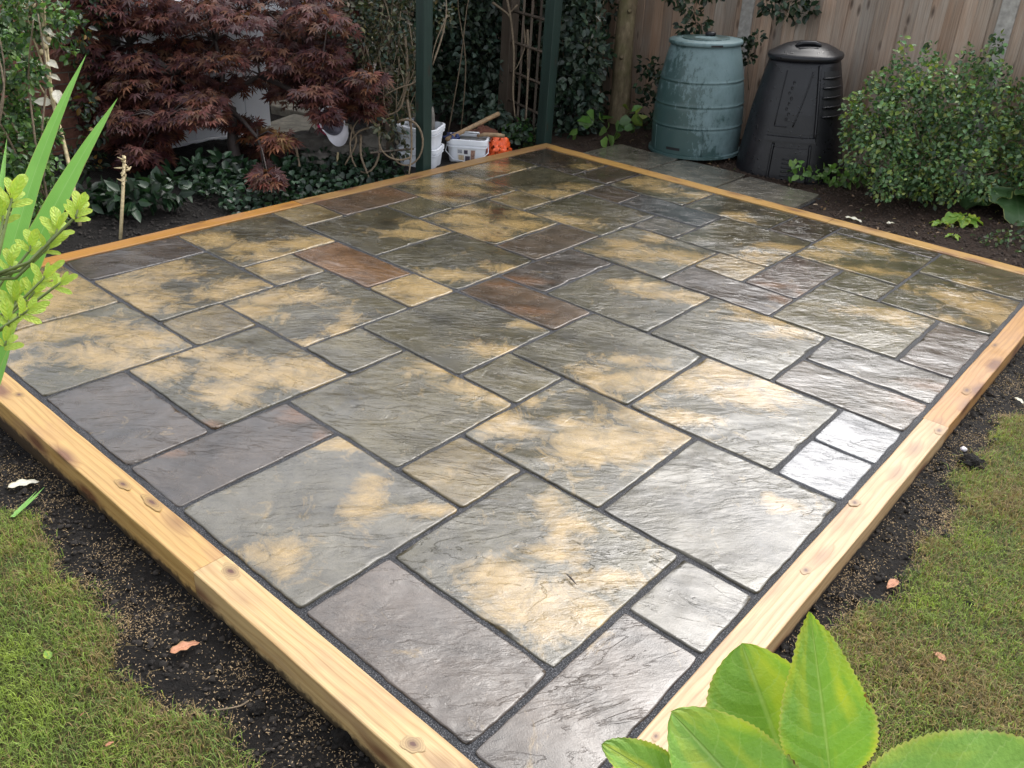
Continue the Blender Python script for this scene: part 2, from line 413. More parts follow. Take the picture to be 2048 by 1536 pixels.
def make_green_plastic():
    g = G('weathered_green_plastic'); C = g.coord()
    v = g.noise(C, 5.0, 5, 0.6, 0.3); sp = g.noise(g.mapv(C, (1.0, 1.0, 0.55)), 30.0, 6, 0.7)
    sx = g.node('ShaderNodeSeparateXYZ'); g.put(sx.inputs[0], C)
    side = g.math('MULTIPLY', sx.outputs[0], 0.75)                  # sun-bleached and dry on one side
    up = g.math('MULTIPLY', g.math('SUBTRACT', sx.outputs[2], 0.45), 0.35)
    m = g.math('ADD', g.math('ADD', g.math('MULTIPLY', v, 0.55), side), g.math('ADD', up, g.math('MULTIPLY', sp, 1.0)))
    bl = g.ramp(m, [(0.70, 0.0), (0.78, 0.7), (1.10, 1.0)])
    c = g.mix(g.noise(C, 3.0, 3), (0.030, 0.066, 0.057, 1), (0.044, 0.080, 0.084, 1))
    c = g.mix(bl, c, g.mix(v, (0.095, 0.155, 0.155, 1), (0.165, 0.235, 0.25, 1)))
    c = g.mix(g.ramp(g.noise(C, 14, 4, 0.7), [(0.66, 0.0), (0.72, 0.6)]), c, (0.03, 0.045, 0.04, 1))
    return g.set(c, g.ramp(bl, [(0.0, 0.33), (1.0, 0.6)]), g.bump(g.math('MULTIPLY', sp, 0.001), 1.0, 1.0), 0.45)
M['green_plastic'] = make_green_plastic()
def make_black_plastic():
    g = G('black_plastic'); C = g.coord()
    n = g.noise(C, 6, 6, 0.7); d = g.voro(C, 34.0)
    c = g.ramp(n, [(0.3, (0.005, 0.005, 0.0065)), (0.6, (0.010, 0.010, 0.0125)), (0.8, (0.026, 0.025, 0.029))])
    wet = g.ramp(d, [(0.18, 1.0), (0.30, 0.0)])
    wet = g.math('MULTIPLY', wet, g.ramp(g.noise(C, 9, 2), [(0.45, 0.0), (0.6, 1.0)]))
    c = g.mix(wet, c, (0.004, 0.004, 0.005, 1))
    return g.set(c, g.ramp(wet, [(0.0, 0.38), (1.0, 0.15)]), g.bump(g.math('MULTIPLY', wet, 0.001), 1.0, 1.0), 0.35)
M['black_plastic'] = make_black_plastic()
M['black_slot'] = plain('black_slot', (0.006, 0.006, 0.007), 0.6, 0.2)
def make_brick():
    g = G('brick'); C = g.coord(); oi = g.node('ShaderNodeObjectInfo')
    n = g.noise(C, 30, 6, 0.7)
    c = g.mix(1.0, oi.outputs['Color'], g.ramp(n, [(0.3, 0.6), (0.7, 1.3)]), 'MULTIPLY')
    return g.set(c, 0.8, g.bump(g.math('MULTIPLY', n, 0.006), 1.0, 1.0), 0.3)
M['brick'] = make_brick()
M['mortar'] = plain('mortar', (0.20, 0.18, 0.15), 0.9, 0.3, 40, 0.3)
M['upvc'] = plain('white_upvc', (0.78, 0.79, 0.83), 0.35, 0.05, 3)
M['concrete'] = plain('concrete', (0.33, 0.31, 0.28), 0.8, 0.3, 22, 0.25)
M['old_stone'] = plain('old_stone', (0.19, 0.175, 0.14), 0.75, 0.4, 16, 0.5)
M['rock'] = plain('rock', (0.11, 0.10, 0.085), 0.75, 0.45, 12, 0.8)
M['tub'] = plain('white_tub', (0.74, 0.76, 0.80), 0.4, 0.07, 12)
M['tub_label'] = plain('tub_label', (0.68, 0.67, 0.66), 0.5, 0.1, 30)
M['print_grey'] = plain('print_grey', (0.30, 0.31, 0.33), 0.5, 0.3, 90)
M['print_brown'] = plain('print_brown', (0.30, 0.17, 0.12), 0.5, 0.4, 90)
M['print_tan'] = plain('print_tan', (0.50, 0.38, 0.24), 0.5, 0.3, 90)
M['print_dark'] = plain('print_dark', (0.06, 0.05, 0.07), 0.5, 0.4, 90)
M['steel'] = plain('worn_steel', (0.42, 0.43, 0.44), 0.35, 0.25, 20, Metallic=0.8)
M['handle_wood'] = plain('handle_wood', (0.26, 0.17, 0.09), 0.6, 0.35, 30, 0.3)
M['orange'] = plain('orange_plastic', (0.75, 0.10, 0.018), 0.45, 0.25, 40)
M['brown_cloth'] = plain('brown_cloth', (0.11, 0.035, 0.018), 0.8, 0.4, 40, 0.5)
M['blue'] = plain('blue_cloth', (0.02, 0.035, 0.12), 0.6, 0.3, 40)
M['cap_white'] = plain('cap_white', (0.80, 0.78, 0.84), 0.7, 0.06, 20)
M['cap_pink'] = plain('cap_pink', (0.52, 0.035, 0.11), 0.7, 0.15, 30)
M['cap_lining'] = plain('cap_lining', (0.26, 0.25, 0.30), 0.3, 0.7, 14)
M['hedge_core'] = plain('hedge_twigs', (0.016, 0.017, 0.011), 0.9, 0.5, 25, 0.8)

# ================================================================== SETTING
def sstep(a, b, x): t = np.clip((x - a) / (b - a), 0, 1); return t * t * (3 - 2 * t)
def lumps(x, y):
    return (np.sin(x * 7.1 + 1.3 * np.sin(y * 5.3)) * np.cos(y * 6.7 + 1.1 * np.sin(x * 4.1)) * 0.5 +
            np.sin(x * 17.3 + 2.1 * np.sin(y * 13.1)) * np.cos(y * 19.7 + 1.7 * np.sin(x * 15.3)) * 0.3 +
            np.sin(x * 41.0 + 2 * np.sin(y * 37)) * np.cos(y * 45.0 + 2 * np.sin(x * 39)) * 0.2)
def edge_wobble(s): return 0.035 * np.sin(s * 5.0 + 1) + 0.03 * np.sin(s * 11.7) + 0.015 * np.sin(s * 29.0)
def lawn_mask(x, y):
    """1 on grass, 0 on bare soil"""
    left = sstep(-1.20, -1.30, y + edge_wobble(x))
    right = sstep(1.36, 1.46, x + edge_wobble(y)) * sstep(2.95, 2.5, y)
    return np.maximum(left, right)
def ground_h(x, y):
    x = np.asarray(x, float); y = np.asarray(y, float)
    L = lumps(x, y)
    lw = lawn_mask(x, y)
    front = -0.103 + 0.010 * L + 0.016 * lw
    left_dip = -0.035 * sstep(-0.5, -1.2, x) * sstep(-1.30, -1.06, y)
    rightg = -0.085 + 0.010 * L + 0.014 * lw
    backl = -0.075 + 0.022 * L
    backr = -0.030 + 0.014 * L + 0.02 * sstep(4.0, 5.0, y)
    # weights by which side of the patio a point lies on
    df = np.maximum(-1.0 - y, 0); dr = np.maximum(x - 1.22, 0); dl = np.maximum(-2.5 - x, 0); db = np.maximum(y - 3.57, 0)
    w = np.stack([df, dr, dl, db]) + 1e-6; w = w ** 2; w /= w.sum(0)
    h = w[0] * (front + left_dip) + w[1] * rightg + w[2] * backl + w[3] * backr
    inside = (x > -2.50) & (x < 1.21) & (y > -0.98) & (y < 3.56)
    far = sstep(8, 14, np.hypot(x, y - 1.5))
    h = h * (1 - far) + (-0.1) * far
    return np.where(inside, -0.16, h)

def make_ground():
    xs = np.concatenate([-np.geomspace(90, 6, 12), np.arange(-5.6, -2.7, 0.12), np.arange(-2.7, 2.35, 0.028), np.geomspace(2.5, 90, 14)])
    ys = np.concatenate([-np.geomspace(90, 2.6, 13), np.arange(-2.4, 5.6, 0.034), np.geomspace(5.8, 90, 13)])
    X, Y = np.meshgrid(xs, ys, indexing='ij'); Z = ground_h(X, Y)
    for i in range(X.shape[0]):
        for j in range(X.shape[1]):
            if -2.7 < X[i, j] < 2.3 and -2.3 < Y[i, j] < 4.6 and Z[i, j] > -0.155:
                Z[i, j] += 0.012 * mnoise.noise((X[i, j] * 22, Y[i, j] * 22, 0.0)) + 0.008 * mnoise.noise((X[i, j] * 55, Y[i, j] * 55, 3.0))
    nx, ny = X.shape
    idx = np.arange(nx * ny).reshape(nx, ny)
    F = np.stack([idx[:-1, :-1], idx[1:, :-1], idx[1:, 1:], idx[:-1, 1:]], -1).reshape(-1, 4)
    me = mesh_np('ground', np.stack([X, Y, Z], -1).reshape(-1, 3), F)
    set_float(me, np.maximum(lawn_mask(X, Y), 1.0 * (np.hypot(X, Y - 1.5) > 9)).ravel(), 'lawn')
    set_float(me, (sstep(3.5, 3.7, Y) * np.ones_like(X)).ravel(), 'bed')
    return tag(link('ground', me, M['soil']), kind='structure')
ground = make_ground()

# ---- patio: bed of jointing sand that carries the slabs
U = 0.305
HG = 0.0080                                    # half a joint
def make_patio():
    mb = MB(); mb.box((-2.452, -0.933, -0.15), (1.173, 3.506, -0.0062))
    return tag(mb.build('patio', M['sand']), kind='structure')
patio = make_patio()

GREY = (0.058, 0.050, 0.029); OLIVE = (0.072, 0.060, 0.032); DARK = (0.040, 0.029, 0.0205); BROWN = (0.060, 0.043, 0.028)
PURP = (0.072, 0.056, 0.044); RUST = (0.128, 0.070, 0.033); TANB = (0.18, 0.130, 0.060); BLUE = (0.050, 0.049, 0.047); PALE = (0.150, 0.150, 0.153)  # PALE: white sky reflection painted into the tone of two grey slabs
REDB = (0.076, 0.049, 0.029); OLTAN = (0.126, 0.095, 0.045)
# p0, p1, q0, q1 in modules of 0.305 m, tone, general tan staining
SLABS = [(-8, -6, -3, -1, OLIVE, .30), (-6, -4, -3, -1, GREY, .08), (-8, -7, -1, 1, DARK, 0), (-7, -5, -1, 1, GREY, .06), (-5, -4, -1, 0, OLTAN, .2),
 (-4, -2, -2, 0, GREY, .06), (-4, -2, -3, -2, DARK, 0), (-2, -1, -3, -1, DARK, 0), (-1, 1, -3, -1, (0.086, 0.077, 0.056), .05), (-2, 0, -1, 1, OLIVE, .05),
 (-3, -2, 0, 1, OLIVE, .02), (-3, -1, 1, 3, GREY, .02), (-5, -3, 0, 2, GREY, .05), (-6, -5, 1, 2, OLTAN, .12), (-6, -4, 2, 3, RUST, 0),
 (-4, -3, 2, 3, TANB, .35), (-8, -6, 1, 3, GREY, .1), (-8, -7, 3, 4, OLTAN, .1), (-8, -7, 4, 6, REDB, 0), (-7, -5, 3, 5, GREY, .05),
 (-7, -6, 5, 6, OLIVE, .05), (-8, -6, 6, 8, GREY, .15), (-6, -4, 5, 7, GREY, .18), (-5, -3, 3, 5, GREY, .05), (-6, -5, 7, 8, OLTAN, .2),
 (-8, -7, 8, 10, OLIVE, .14), (-8, -6, 10, 11.43, DARK, .05), (-7, -5, 8, 10, GREY, .05), (-6, -5, 10, 11.43, DARK, 0), (-5, -3, 7, 9, GREY, .08),
 (-5, -4, 9, 10, DARK, .05), (-4, -2, 9, 10, BLUE, 0), (-3, -2, 8, 9, (.078, .068, .053), 0), (-3, -1, 6, 8, GREY, .15), (-4, -3, 5, 7, BROWN, 0),
 (-3, -2, 4, 6, DARK, .03), (-3, -1, 3, 4, REDB, 0), (-2, 0, 4, 6, GREY, .05), (-1, 1, 2, 4, GREY, .03), (-1, 0, 1, 2, OLIVE, .08),
 (0, 2, 0, 2, GREY, .2), (0, 1, -1, 0, OLTAN, .15), (1, 3, -2, 0, GREY, .15), (1, 3, -3, -2, PURP, 0), (3, 3.81, -3, -1, PURP, 0),
 (3, 3.81, -1, 0, (0.080, 0.071, 0.054), .03), (2, 3.81, 0, 2, (0.062, 0.054, 0.036), .03), (1, 3, 2, 4, GREY, .15), (0, 2, 4, 6, GREY, .05),
 (3, 3.81, 2, 3, PALE, 0), (3, 3.81, 3, 4, PALE, 0), (2, 3.81, 4, 5, (.075, .060, .045), 0), (2, 3.81, 5, 6, (.066, .057, .046), 0),
 (3, 3.81, 6, 8, (.062, .046, .036), 0), (1, 3, 6, 8, OLIVE, .03), (1, 2, 8, 9, OLIVE, .05), (2, 3.81, 8, 10, GREY, .12), (2, 3.81, 10, 11.43, OLIVE, .05),
 (0, 2, 9, 11, GREY, .12), (0, 2, 11, 11.43, DARK, 0), (-1, 0, 10, 11.43, DARK, 0), (-3, -1, 10, 11.43, GREY, .05), (-5, -3, 10, 11.43, GREY, .12),
 (-2, 0, 8, 10, GREY, .08), (-1, 0, 7, 8, TANB, .1), (-1, 1, 6, 7, DARK, 0), (0, 1, 7, 9, (.066, .047, .037), 0)]
# tan stains: where they lie (as seen), half-widths across and along the view
BLOBS = [(100,590,60,25),(60,610,50,20),(60,665,60,18),(230,712,100,18),(290,680,55,18),(170,655,60,12),(25,745,20,18),(330,540,62,14),(240,570,60,16),
 (275,605,65,16),(480,570,45,10),(440,588,40,9),(480,740,70,20),(560,748,85,22),(620,735,55,20),(470,785,45,20),(330,738,40,14),(390,705,40,9),
 (560,1120,42,32),(735,990,32,42),(690,885,60,12),(880,1020,60,10),(950,770,65,20),(860,740,40,12),(1000,795,35,14),(1065,650,40,9),(1000,700,60,10),
 (600,590,65,13),(500,625,50,14),(700,632,20,10),(680,662,28,8),(600,685,45,8),(540,600,50,8),(550,530,32,10),(840,575,50,12),(510,495,35,10),(600,490,55,9),
 (640,480,30,8),(420,480,45,9),(560,512,60,8),(850,450,45,8),(830,468,55,8),(860,365,42,7),(900,380,52,6),(960,360,30,6),(880,395,40,5),(930,437,42,9),
 (960,465,52,10),(1045,450,42,6),(940,420,30,6),(900,548,65,10),(1005,537,42,8),(1100,387,52,6),(1155,375,40,5),(1130,440,50,8),(1060,427,30,6),
 (1270,510,45,10),(1312,475,22,8),(1355,512,62,8),(1250,490,28,7),(1375,523,40,6),(1275,567,42,8),(1340,590,62,8),(1385,602,30,6),(1230,765,80,20),
 (1320,752,62,16),(1180,745,40,13),(1260,722,50,9),(1220,885,75,26),(1295,830,40,22),(1335,872,42,16),(1180,908,60,14),(1000,838,32,14),(1030,860,50,10),
 (1130,845,14,8),(1060,800,20,8),(1010,1160,48,30),(1065,1205,62,42),(1110,1035,26,36),(1140,1050,42,10),(1215,1155,60,14),(1165,1225,60,22),(1120,1110,40,14),
 (1560,1008,40,12),(1440,742,62,18),(1505,792,52,16),(1390,762,42,17),(1545,770,32,13),(1360,832,42,9),(1290,800,22,8),(1540,640,62,8),(1580,667,40,8),
 (1500,620,32,8),(1770,625,62,7),(1805,642,40,7),(1960,612,42,11),(1900,590,42,7),(1992,632,32,11),(1890,640,20,6),(1932,567,20,7),(1680,490,42,9),
 (1752,500,22,7),(1725,540,60,5),(1640,510,30,7),(1470,430,20,4),(1492,440,22,4),(1290,365,38,6),(1392,390,30,5),(1325,378,30,5),(1530,510,32,6),
 (1572,495,42,5),(1500,520,22,5),(1170,333,22,4),(1000,335,35,5)]
RUSTS = [(590,830,36,16),(640,870,14,10),(330,905,40,8),(420,850,24,10),(1560,595,26,8),(1600,585,14,6),(1850,770,40,10),(900,388,50,8),(770,385,60,7),(1040,560,60,9),(1060,620,50,8),(1830,800,40,20),(1000,568,40,6),(1550,570,40,5)]
def stains(lst):
    out = []
    for (a, b, rx, ry) in lst:
        p = at_z(a, b, 0); d = np.linalg.norm(p - CAM_C); dep = abs((p - CAM_C)[2]) / d
        out.append((p[0], p[1], rx * d / FPX, ry * d / FPX / dep))
    return out
TAN_W = stains(BLOBS); RUST_W = stains(RUSTS)
def stain_field(x, y, lst):
    v = np.zeros_like(x)
    for (cx, cy, rx, ry) in lst:
        dx = x - cx; dy = y - cy
        a = (dx * RIGHT_H[0] + dy * RIGHT_H[1]) / (rx * 1.25); b = (dx * VIEW_H[0] + dy * VIEW_H[1]) / (ry * 1.25)
        v = np.maximum(v, np.exp(-(a * a + b * b) * 0.75))
    return v
def make_slab(p0, p1, q0, q1, tone, tan):
    x0, x1, y0, y1 = p0 * U + HG, p1 * U - HG, q0 * U + HG, q1 * U - HG
    if p0 == -8: x0 = -2.440
    if q0 == -3: y0 = -0.912
    if p1 > 3.5: x1 = 1.154
    if q1 > 11.2: y1 = 3.487
    jx = [random.uniform(-.0035, .0035) for _ in range(4)]
    def lines(L):
        n = max(4, int(round(L / 0.026)))
        return np.concatenate([[0, 0.0013, 0.0034, 0.0056], np.linspace(0.018, L - 0.018, n), [L - 0.0056, L - 0.0034, L - 0.0013, L]])
    gx, gy = lines(x1 - x0), lines(y1 - y0)
    X, Y = np.meshgrid(gx, gy, indexing='ij'); Lx, Ly = gx[-1], gy[-1]
    seed = random.uniform(0, 100); Z = np.zeros_like(X); OX = np.zeros_like(X); OY = np.zeros_like(X)
    drop = {0: -0.0075, 1: -0.0019, 2: -0.0002}
    nx, ny = X.shape
    tx, ty = random.uniform(-.0016, .0016), random.uniform(-.0016, .0016); lift = random.uniform(-0.0012, 0.0012)
    for i in range(nx):
        for j in range(ny):
            wx, wy = X[i, j] + x0, Y[i, j] + y0
            e = min(i, j, nx - 1 - i, ny - 1 - j)
            z = 0.0030 * mnoise.noise((wx * 5, wy * 5, seed)) + 0.0014 * mnoise.noise((wx * 15, wy * 15, seed + 9))
            z += tx * (X[i, j] / Lx - .5) * 2 + ty * (Y[i, j] / Ly - .5) * 2 + lift
            chip = 1.0 + 0.9 * max(0.0, mnoise.noise((wx * 28, wy * 28, seed)))
            z += drop.get(e, 0) * chip
            Z[i, j] = z
            if e <= 2:
                w1 = 0.0042 * mnoise.noise((wx * 12, wy * 12, seed + 3)) + 0.0024 * mnoise.noise((wx * 50, wy * 50, seed + 5))
                if i <= 2: OX[i, j] += w1
                if i >= nx - 3: OX[i, j] -= w1
                if j <= 2: OY[i, j] += w1
                if j >= ny - 3: OY[i, j] -= w1
    # edges not perfectly square
    fx = X / Lx; fy = Y / Ly
    OX += (jx[0] * (1 - fy) + jx[1] * fy) * (1 - fx) * .5 ; OY += (jx[2] * (1 - fx) + jx[3] * fx) * (1 - fy) * .5
    # rounded corners
    rc = 0.010
    ex = np.minimum(X, Lx - X); ey = np.minimum(Y, Ly - Y)
    k = np.clip(rc - ex, 0, rc) * np.clip(rc - ey, 0, rc) / rc
    OX += np.where(X < Lx / 2, k, -k) * .5; OY += np.where(Y < Ly / 2, k, -k) * .5
    V = np.stack([X + OX - Lx / 2, Y + OY - Ly / 2, Z], -1).reshape(-1, 3)
    idx = np.arange(nx * ny).reshape(nx, ny)
    F = np.stack([idx[:-1, :-1], idx[1:, :-1], idx[1:, 1:], idx[:-1, 1:]], -1).reshape(-1, 4)
    ring = np.concatenate([idx[:, 0], idx[-1, 1:], idx[-2::-1, -1], idx[0, -2:0:-1]])
    base = len(V); low = V[ring].copy(); low[:, 2] = -0.034
    V = np.concatenate([V, low]); m = len(ring); r2 = np.arange(base, base + m)
    S = np.stack([np.roll(ring, -1), ring, r2, np.roll(r2, -1)], -1)
    me = mesh_np('slab', V, [F, S])
    wx = V[:, 0] + x0 + Lx / 2; wy = V[:, 1] + y0 + Ly / 2
    inside = stain_field(wx, wy, TAN_W)
    # stains stop at the slab that carries them
    own = [b for b in TAN_W if x0 - 0.01 < b[0] < x1 + 0.01 and y0 - 0.01 < b[1] < y1 + 0.01]
    t = stain_field(wx, wy, own) if own else np.zeros(len(V))
    set_float(me, np.clip(t * 0.74 + tan * 0.75, 0, 1), 'tan')
    ownr = [b for b in RUST_W if x0 - 0.01 < b[0] < x1 + 0.01 and y0 - 0.01 < b[1] < y1 + 0.01]
    set_float(me, (stain_field(wx, wy, ownr) if ownr else np.zeros(len(V))) * 0.85, 'rust')
    o = link('slab', me, M['stone'], patio, (x0 + Lx / 2, y0 + Ly / 2, 0))
    kk = random.uniform(0.92, 1.08); o.color = (*[c * kk for c in tone], 1)
    return o
for s in SLABS: make_slab(*s)

# ---- timber sleepers round the patio
SLEEPERS = []
def sleeper(a, b, width, along, tone, label, top=0.001, depth=0.20):
    """runs from a to b along axis 'x' or 'y'; a = (start, low side), b = end"""
    L = b - a[0]; n = max(6, int(L / 0.09)); rings = []; ch = 0.004
    ph = random.uniform(0, 9)
    for i in range(n + 1):
        x = L * i / n
        bow = 0.0020 * math.sin(x * 2.3 + ph) + 0.0008 * random.uniform(-1, 1); zb = 0.0015 * math.sin(x * 3.1 + ph * 2) + 0.0006 * random.uniform(-1, 1)
        y0, y1, z1, z0 = bow, width + bow, zb, -depth
        rings.append([(x, y0, z0), (x, y1, z0), (x, y1, z1 - ch), (x, y1 - ch * .3, z1 - ch * .3), (x, y1 - ch, z1), (x, y0 + ch, z1), (x, y0 + ch * .3, z1 - ch * .3), (x, y0, z1 - ch)])
    mb = MB(); mb.rings([[Vector(p) for p in r] for r in rings])
    mb.f = [tuple(reversed(f)) for f in mb.f]
    o = mb.build('timber_sleeper', M['wood'])
    if along == 'x': o.location = (a[0], a[1], top)
    else:
        o.location = (a[1] + width, a[0], top); o.rotation_euler = (0, 0, math.pi / 2)
    bm = bmesh.new(); bm.from_mesh(o.data); bmesh.ops.recalc_face_normals(bm, faces=bm.faces); bm.to_mesh(o.data); bm.free()
    o.color = (*tone, 1)
    SLEEPERS.append((o, along, a, width, top, tone))
    return tag(o, label, 'sleeper', 'timber sleepers edging the patio')
sleeper((-2.56, -1.036), -0.0245, 0.101, 'x', (0.385, 0.240, 0.085), 'golden knotty timber sleeper on the left side, running back to the sword-leaved plant')
sleeper((-0.0215, -1.036), 1.268, 0.101, 'x', (0.41, 0.285, 0.135), 'pale timber sleeper at bottom left running to the nearest corner of the patio')
sleeper((-0.933, 1.173), 1.387, 0.096, 'y', (0.40, 0.270, 0.142), 'pale pinkish timber sleeper on the right, next to the large green leaves')
sleeper((1.390, 1.173), 3.632, 0.096, 'y', (0.33, 0.175, 0.058), 'wet orange timber sleeper at the right edge, with glare streaks')
sleeper((-0.933, -2.556), 1.150, 0.102, 'y', (0.30, 0.14, 0.022), 'wet orange-brown timber sleeper at far left in front of the red maple')
sleeper((1.153, -2.556), 3.632, 0.102, 'y', (0.25, 0.145, 0.052), 'dull brown timber sleeper in front of the green posts and white tubs')
sleeper((-2.452, 3.507), -0.108, 0.118, 'x', (0.36, 0.205, 0.055), 'narrow golden timber sleeper at the back in front of the two compost bins')
sleeper((-0.105, 3.507), 1.172, 0.118, 'x', (0.37, 0.22, 0.066), 'golden timber sleeper at the back right beside the bare soil bed')

# knots in the sleeper tops
def make_knot_mat():
    g = G('wood_knot'); C = g.coord(); sp = g.node('ShaderNodeVectorMath', operation='LENGTH'); g.put(sp.inputs[0], C)
    n = g.noise(C, 3.0, 4); r_ = g.math('ADD', sp.outputs['Value'], g.math('MULTIPLY', g.math('SUBTRACT', n, .5), .35))
    oi = g.node('ShaderNodeObjectInfo')
    c = g.mix(g.ramp(r_, [(0.15, 0.0), (0.45, 0.6), (0.85, 1.0)]), (0.085, 0.034, 0.024, 1), oi.outputs['Color'])
    c = g.mix(1.0, c, g.ramp(g.math('PINGPONG', g.math('MULTIPLY', r_, 9.0), 1.0), [(0, 0.75), (1, 1.05)]), 'MULTIPLY')
    return g.set(c, 0.42, None, .4)
M['knot'] = make_knot_mat()
def knot_mesh(k):
    v = [(0, 0, .06)]; n = 20
    for j, rr in enumerate((.5, 1.0)):
        for i in range(n):
            a = 2 * math.pi * i / n; q = rr * (1 + .16 * math.sin(2 * a + k) + .10 * math.sin(5 * a + k * 2)); v.append((q * math.cos(a), q * math.sin(a), .05 if j == 0 else 0.0))
    f = [(0, 1 + i, 1 + (i + 1) % n) for i in range(n)] + [(1 + i, 1 + n + i, 1 + n + (i + 1) % n, 1 + (i + 1) % n) for i in range(n)]
    me = bpy.data.meshes.new('knot'); me.from_pydata(v, [], f); me.update(); me.polygons.foreach_set('use_smooth', [True] * len(f)); me.materials.append(M['knot']); return me
KN = [knot_mesh(k) for k in range(4)]
for i, (x, y, r_, el) in enumerate(((38, 789, .016, 1.6), (246, 968, .017, 2.1), (304, 1004, .019, 2.6), (466, 1140, .024, 1.6), (826, 1488, .022, 1.3), (1312, 1472, .010, 1.3), (1612, 1140, .015, 1.3), (1708, 1004, .017, 1.4), (1882, 862, .017, 1.9), (1934, 780, .019, 2.2), (1990, 690, .013, 2.4), (1515, 398, .014, 2.6), (400, 443, .012, 2.2), (1262, 333, .010, 2.6))):
    p = at_z(x, y, .003)
    for (o, along, a, width, top, tone) in SLEEPERS:
        L_ = max(v.co.x for v in o.data.vertices)
        lp = (p[0] - a[0], p[1] - a[1]) if along == 'x' else (p[1] - a[0], width - (p[0] - a[1]))
        if 0.02 < lp[0] < L_ - .02 and -0.01 < lp[1] < width + .01:
            k = link('knot', KN[i % 4], None, o, (lp[0], min(max(lp[1], r_ * 1.1), width - r_ * 1.1), .0016)); k.scale = (r_ * el, r_, r_ * .08); k.color = (*[c * .84 for c in tone], 1); break

# ---- old stone path between the back sleeper and the bins
path_root = MB(); path_root.box((-2.18, 3.632, -0.12), (-0.40, 4.14, -0.030))
old_path = tag(path_root.build('path', M['sand']), kind='structure')
for (a, b, y1) in ((-2.19, -1.595, 4.16), (-1.580, -1.010, 4.15), (-0.995, -0.405, 4.12)):
    n = 9; pts_ = []
    mb = MB(); r0 = []; 
    outline = [(a, 3.636), (b, 3.636), (b + random.uniform(-.01, .01), y1 - .1), (b - .02, y1 + random.uniform(-.02, .02)), ((a + b) / 2, y1 + random.uniform(-.02, .03)), (a + .02, y1 + random.uniform(-.02, .02)), (a, y1 - .1)]
    mb.rings([[Vector((x, y, -0.05)) for x, y in outline], [Vector((x, y, -0.011)) for x, y in outline], [Vector((x + (0.004 if x < (a + b) / 2 else -0.004), y + (0.004 if y < 3.9 else -.004), -0.006)) for x, y in outline]])
    o = mb.build('slab', M['stone'], old_path)
    o.color = (0.115, 0.105, 0.082, 1)

# ---- fence
def board_mesh(h):
    mb = MB(); w = 0.126
    mb.add([(0, 0, 0), (w, 0, 0), (w, 0.006, 0), (0, 0.015, 0), (0, 0, h), (w, 0, h), (w, 0.006, h), (0, 0.015, h)],
           [(0, 1, 2, 3), (7, 6, 5, 4), (0, 4, 5, 1), (1, 5, 6, 2), (2, 6, 7, 3), (3, 7, 4, 0)])
    me = bpy.data.meshes.new('board'); me.from_pydata(mb.v, [], mb.f); me.update()
    bm = bmesh.new(); bm.from_mesh(me); bmesh.ops.recalc_face_normals(bm, faces=bm.faces); bm.to_mesh(me); bm.free()
    me.materials.append(M['fence']); return me
BOARD = board_mesh(1.94)
FY = 5.30
def fence_panel(xa, xb, label):
    root = empty('fence_panel', (xa, FY, 0.0))
    n = int(round((xb - xa - 0.126) / 0.1)); step = (xb - xa - 0.126) / n
    for i in range(n + 1):
        o = link('board', BOARD, None, root, (i * step, -0.004 * (i % 2) - 0.020 + random.uniform(-.002, .002), -0.13 + random.uniform(-.01, .01)))
        o.rotation_euler = (0, -.036 + random.uniform(-.004, .004), math.radians(-4.2))
        k = random.uniform(0.72, 1.18); r = random.uniform(-0.06, 0.10)
        o.color = (k * (1 + r), k, k * (1 - r * 0.8), 1)
    for z in (0.3, 0.95, 1.6):
        mb = MB(); mb.box((0, 0.012, z), (xb - xa, 0.05, z + 0.07)); mb.build('rail', M['fence'], root)
    return tag(root, label, 'fence', 'wooden fence panels along the back')
fence_panel(-5.70, -3.73, 'shaded feather-edge fence panel behind the dark hedge')
fence_panel(-3.72, -1.765, 'dark brown fence panel behind the tree trunk and green bin')
fence_panel(-1.755, 0.21, 'long feather-edge fence panel behind the black bin and shrub')
fence_panel(0.22, 2.18, 'fence panel at the far right edge beyond the grey post')
for x, lab in ((-3.73, 'grey concrete fence post hidden in the hedge behind the tree trunk'), (-1.765, 'grey concrete fence post rising between the two compost bins'), (0.21, 'grey concrete fence post at right above the shrub'), (2.18, 'grey concrete fence post beyond the right edge')):
    mb = MB(); mb.box((-0.055, -0.045, -0.2), (0.055, 0.075, 1.86))
    o = mb.build('concrete_post', M['concrete'], None, (x, FY, 0), bevel=0.008); o.rotation_euler = (0, -.036, 0)
    tag(o, lab, 'fence post', 'concrete fence posts')

# ---- house corner and garden wall behind the maple
def brick_wall(name, x, ya, yb, z0, z1, label):
    root = MB(); root.box((x - 0.2, ya, z0), (x - 0.006, yb, z1))
    wall = root.build(name, M['mortar'])
    bb = MB(); bb.box((-0.02, 0, 0), (0.004, 0.215, 0.065))
    me = bpy.data.meshes.new('brick'); me.from_pydata(bb.v, [], bb.f); me.update(); me.materials.append(M['brick'])
    nrow = int((z1 - z0) / 0.075)
    for r in range(nrow):
        y = ya + (0.112 if r % 2 else 0.0)
        while y + 0.215 <= yb + 0.001:
            o = link('brick', me, None, wall, (x + random.uniform(-.003, .002), y, z0 + 0.006 + r * 0.075))
            k = random.uniform(0.6, 1.25); o.color = (0.19 * k, 0.085 * k, 0.058 * k, 1)
            y += 0.225
    return tag(wall, label, 'wall')
brick_wall('brick_wall', -5.2, 2.32, 4.02, -0.2, 0.72, 'red brick plinth wall to the right of the white panel behind the maple')
brick_wall('brick_wall', -4.62, -1.65, 1.28, -0.2, 1.0, 'red brick garden wall glimpsed through the bushes at far left')
con = empty('conservatory', (-4.4, 1.5, -0.11))
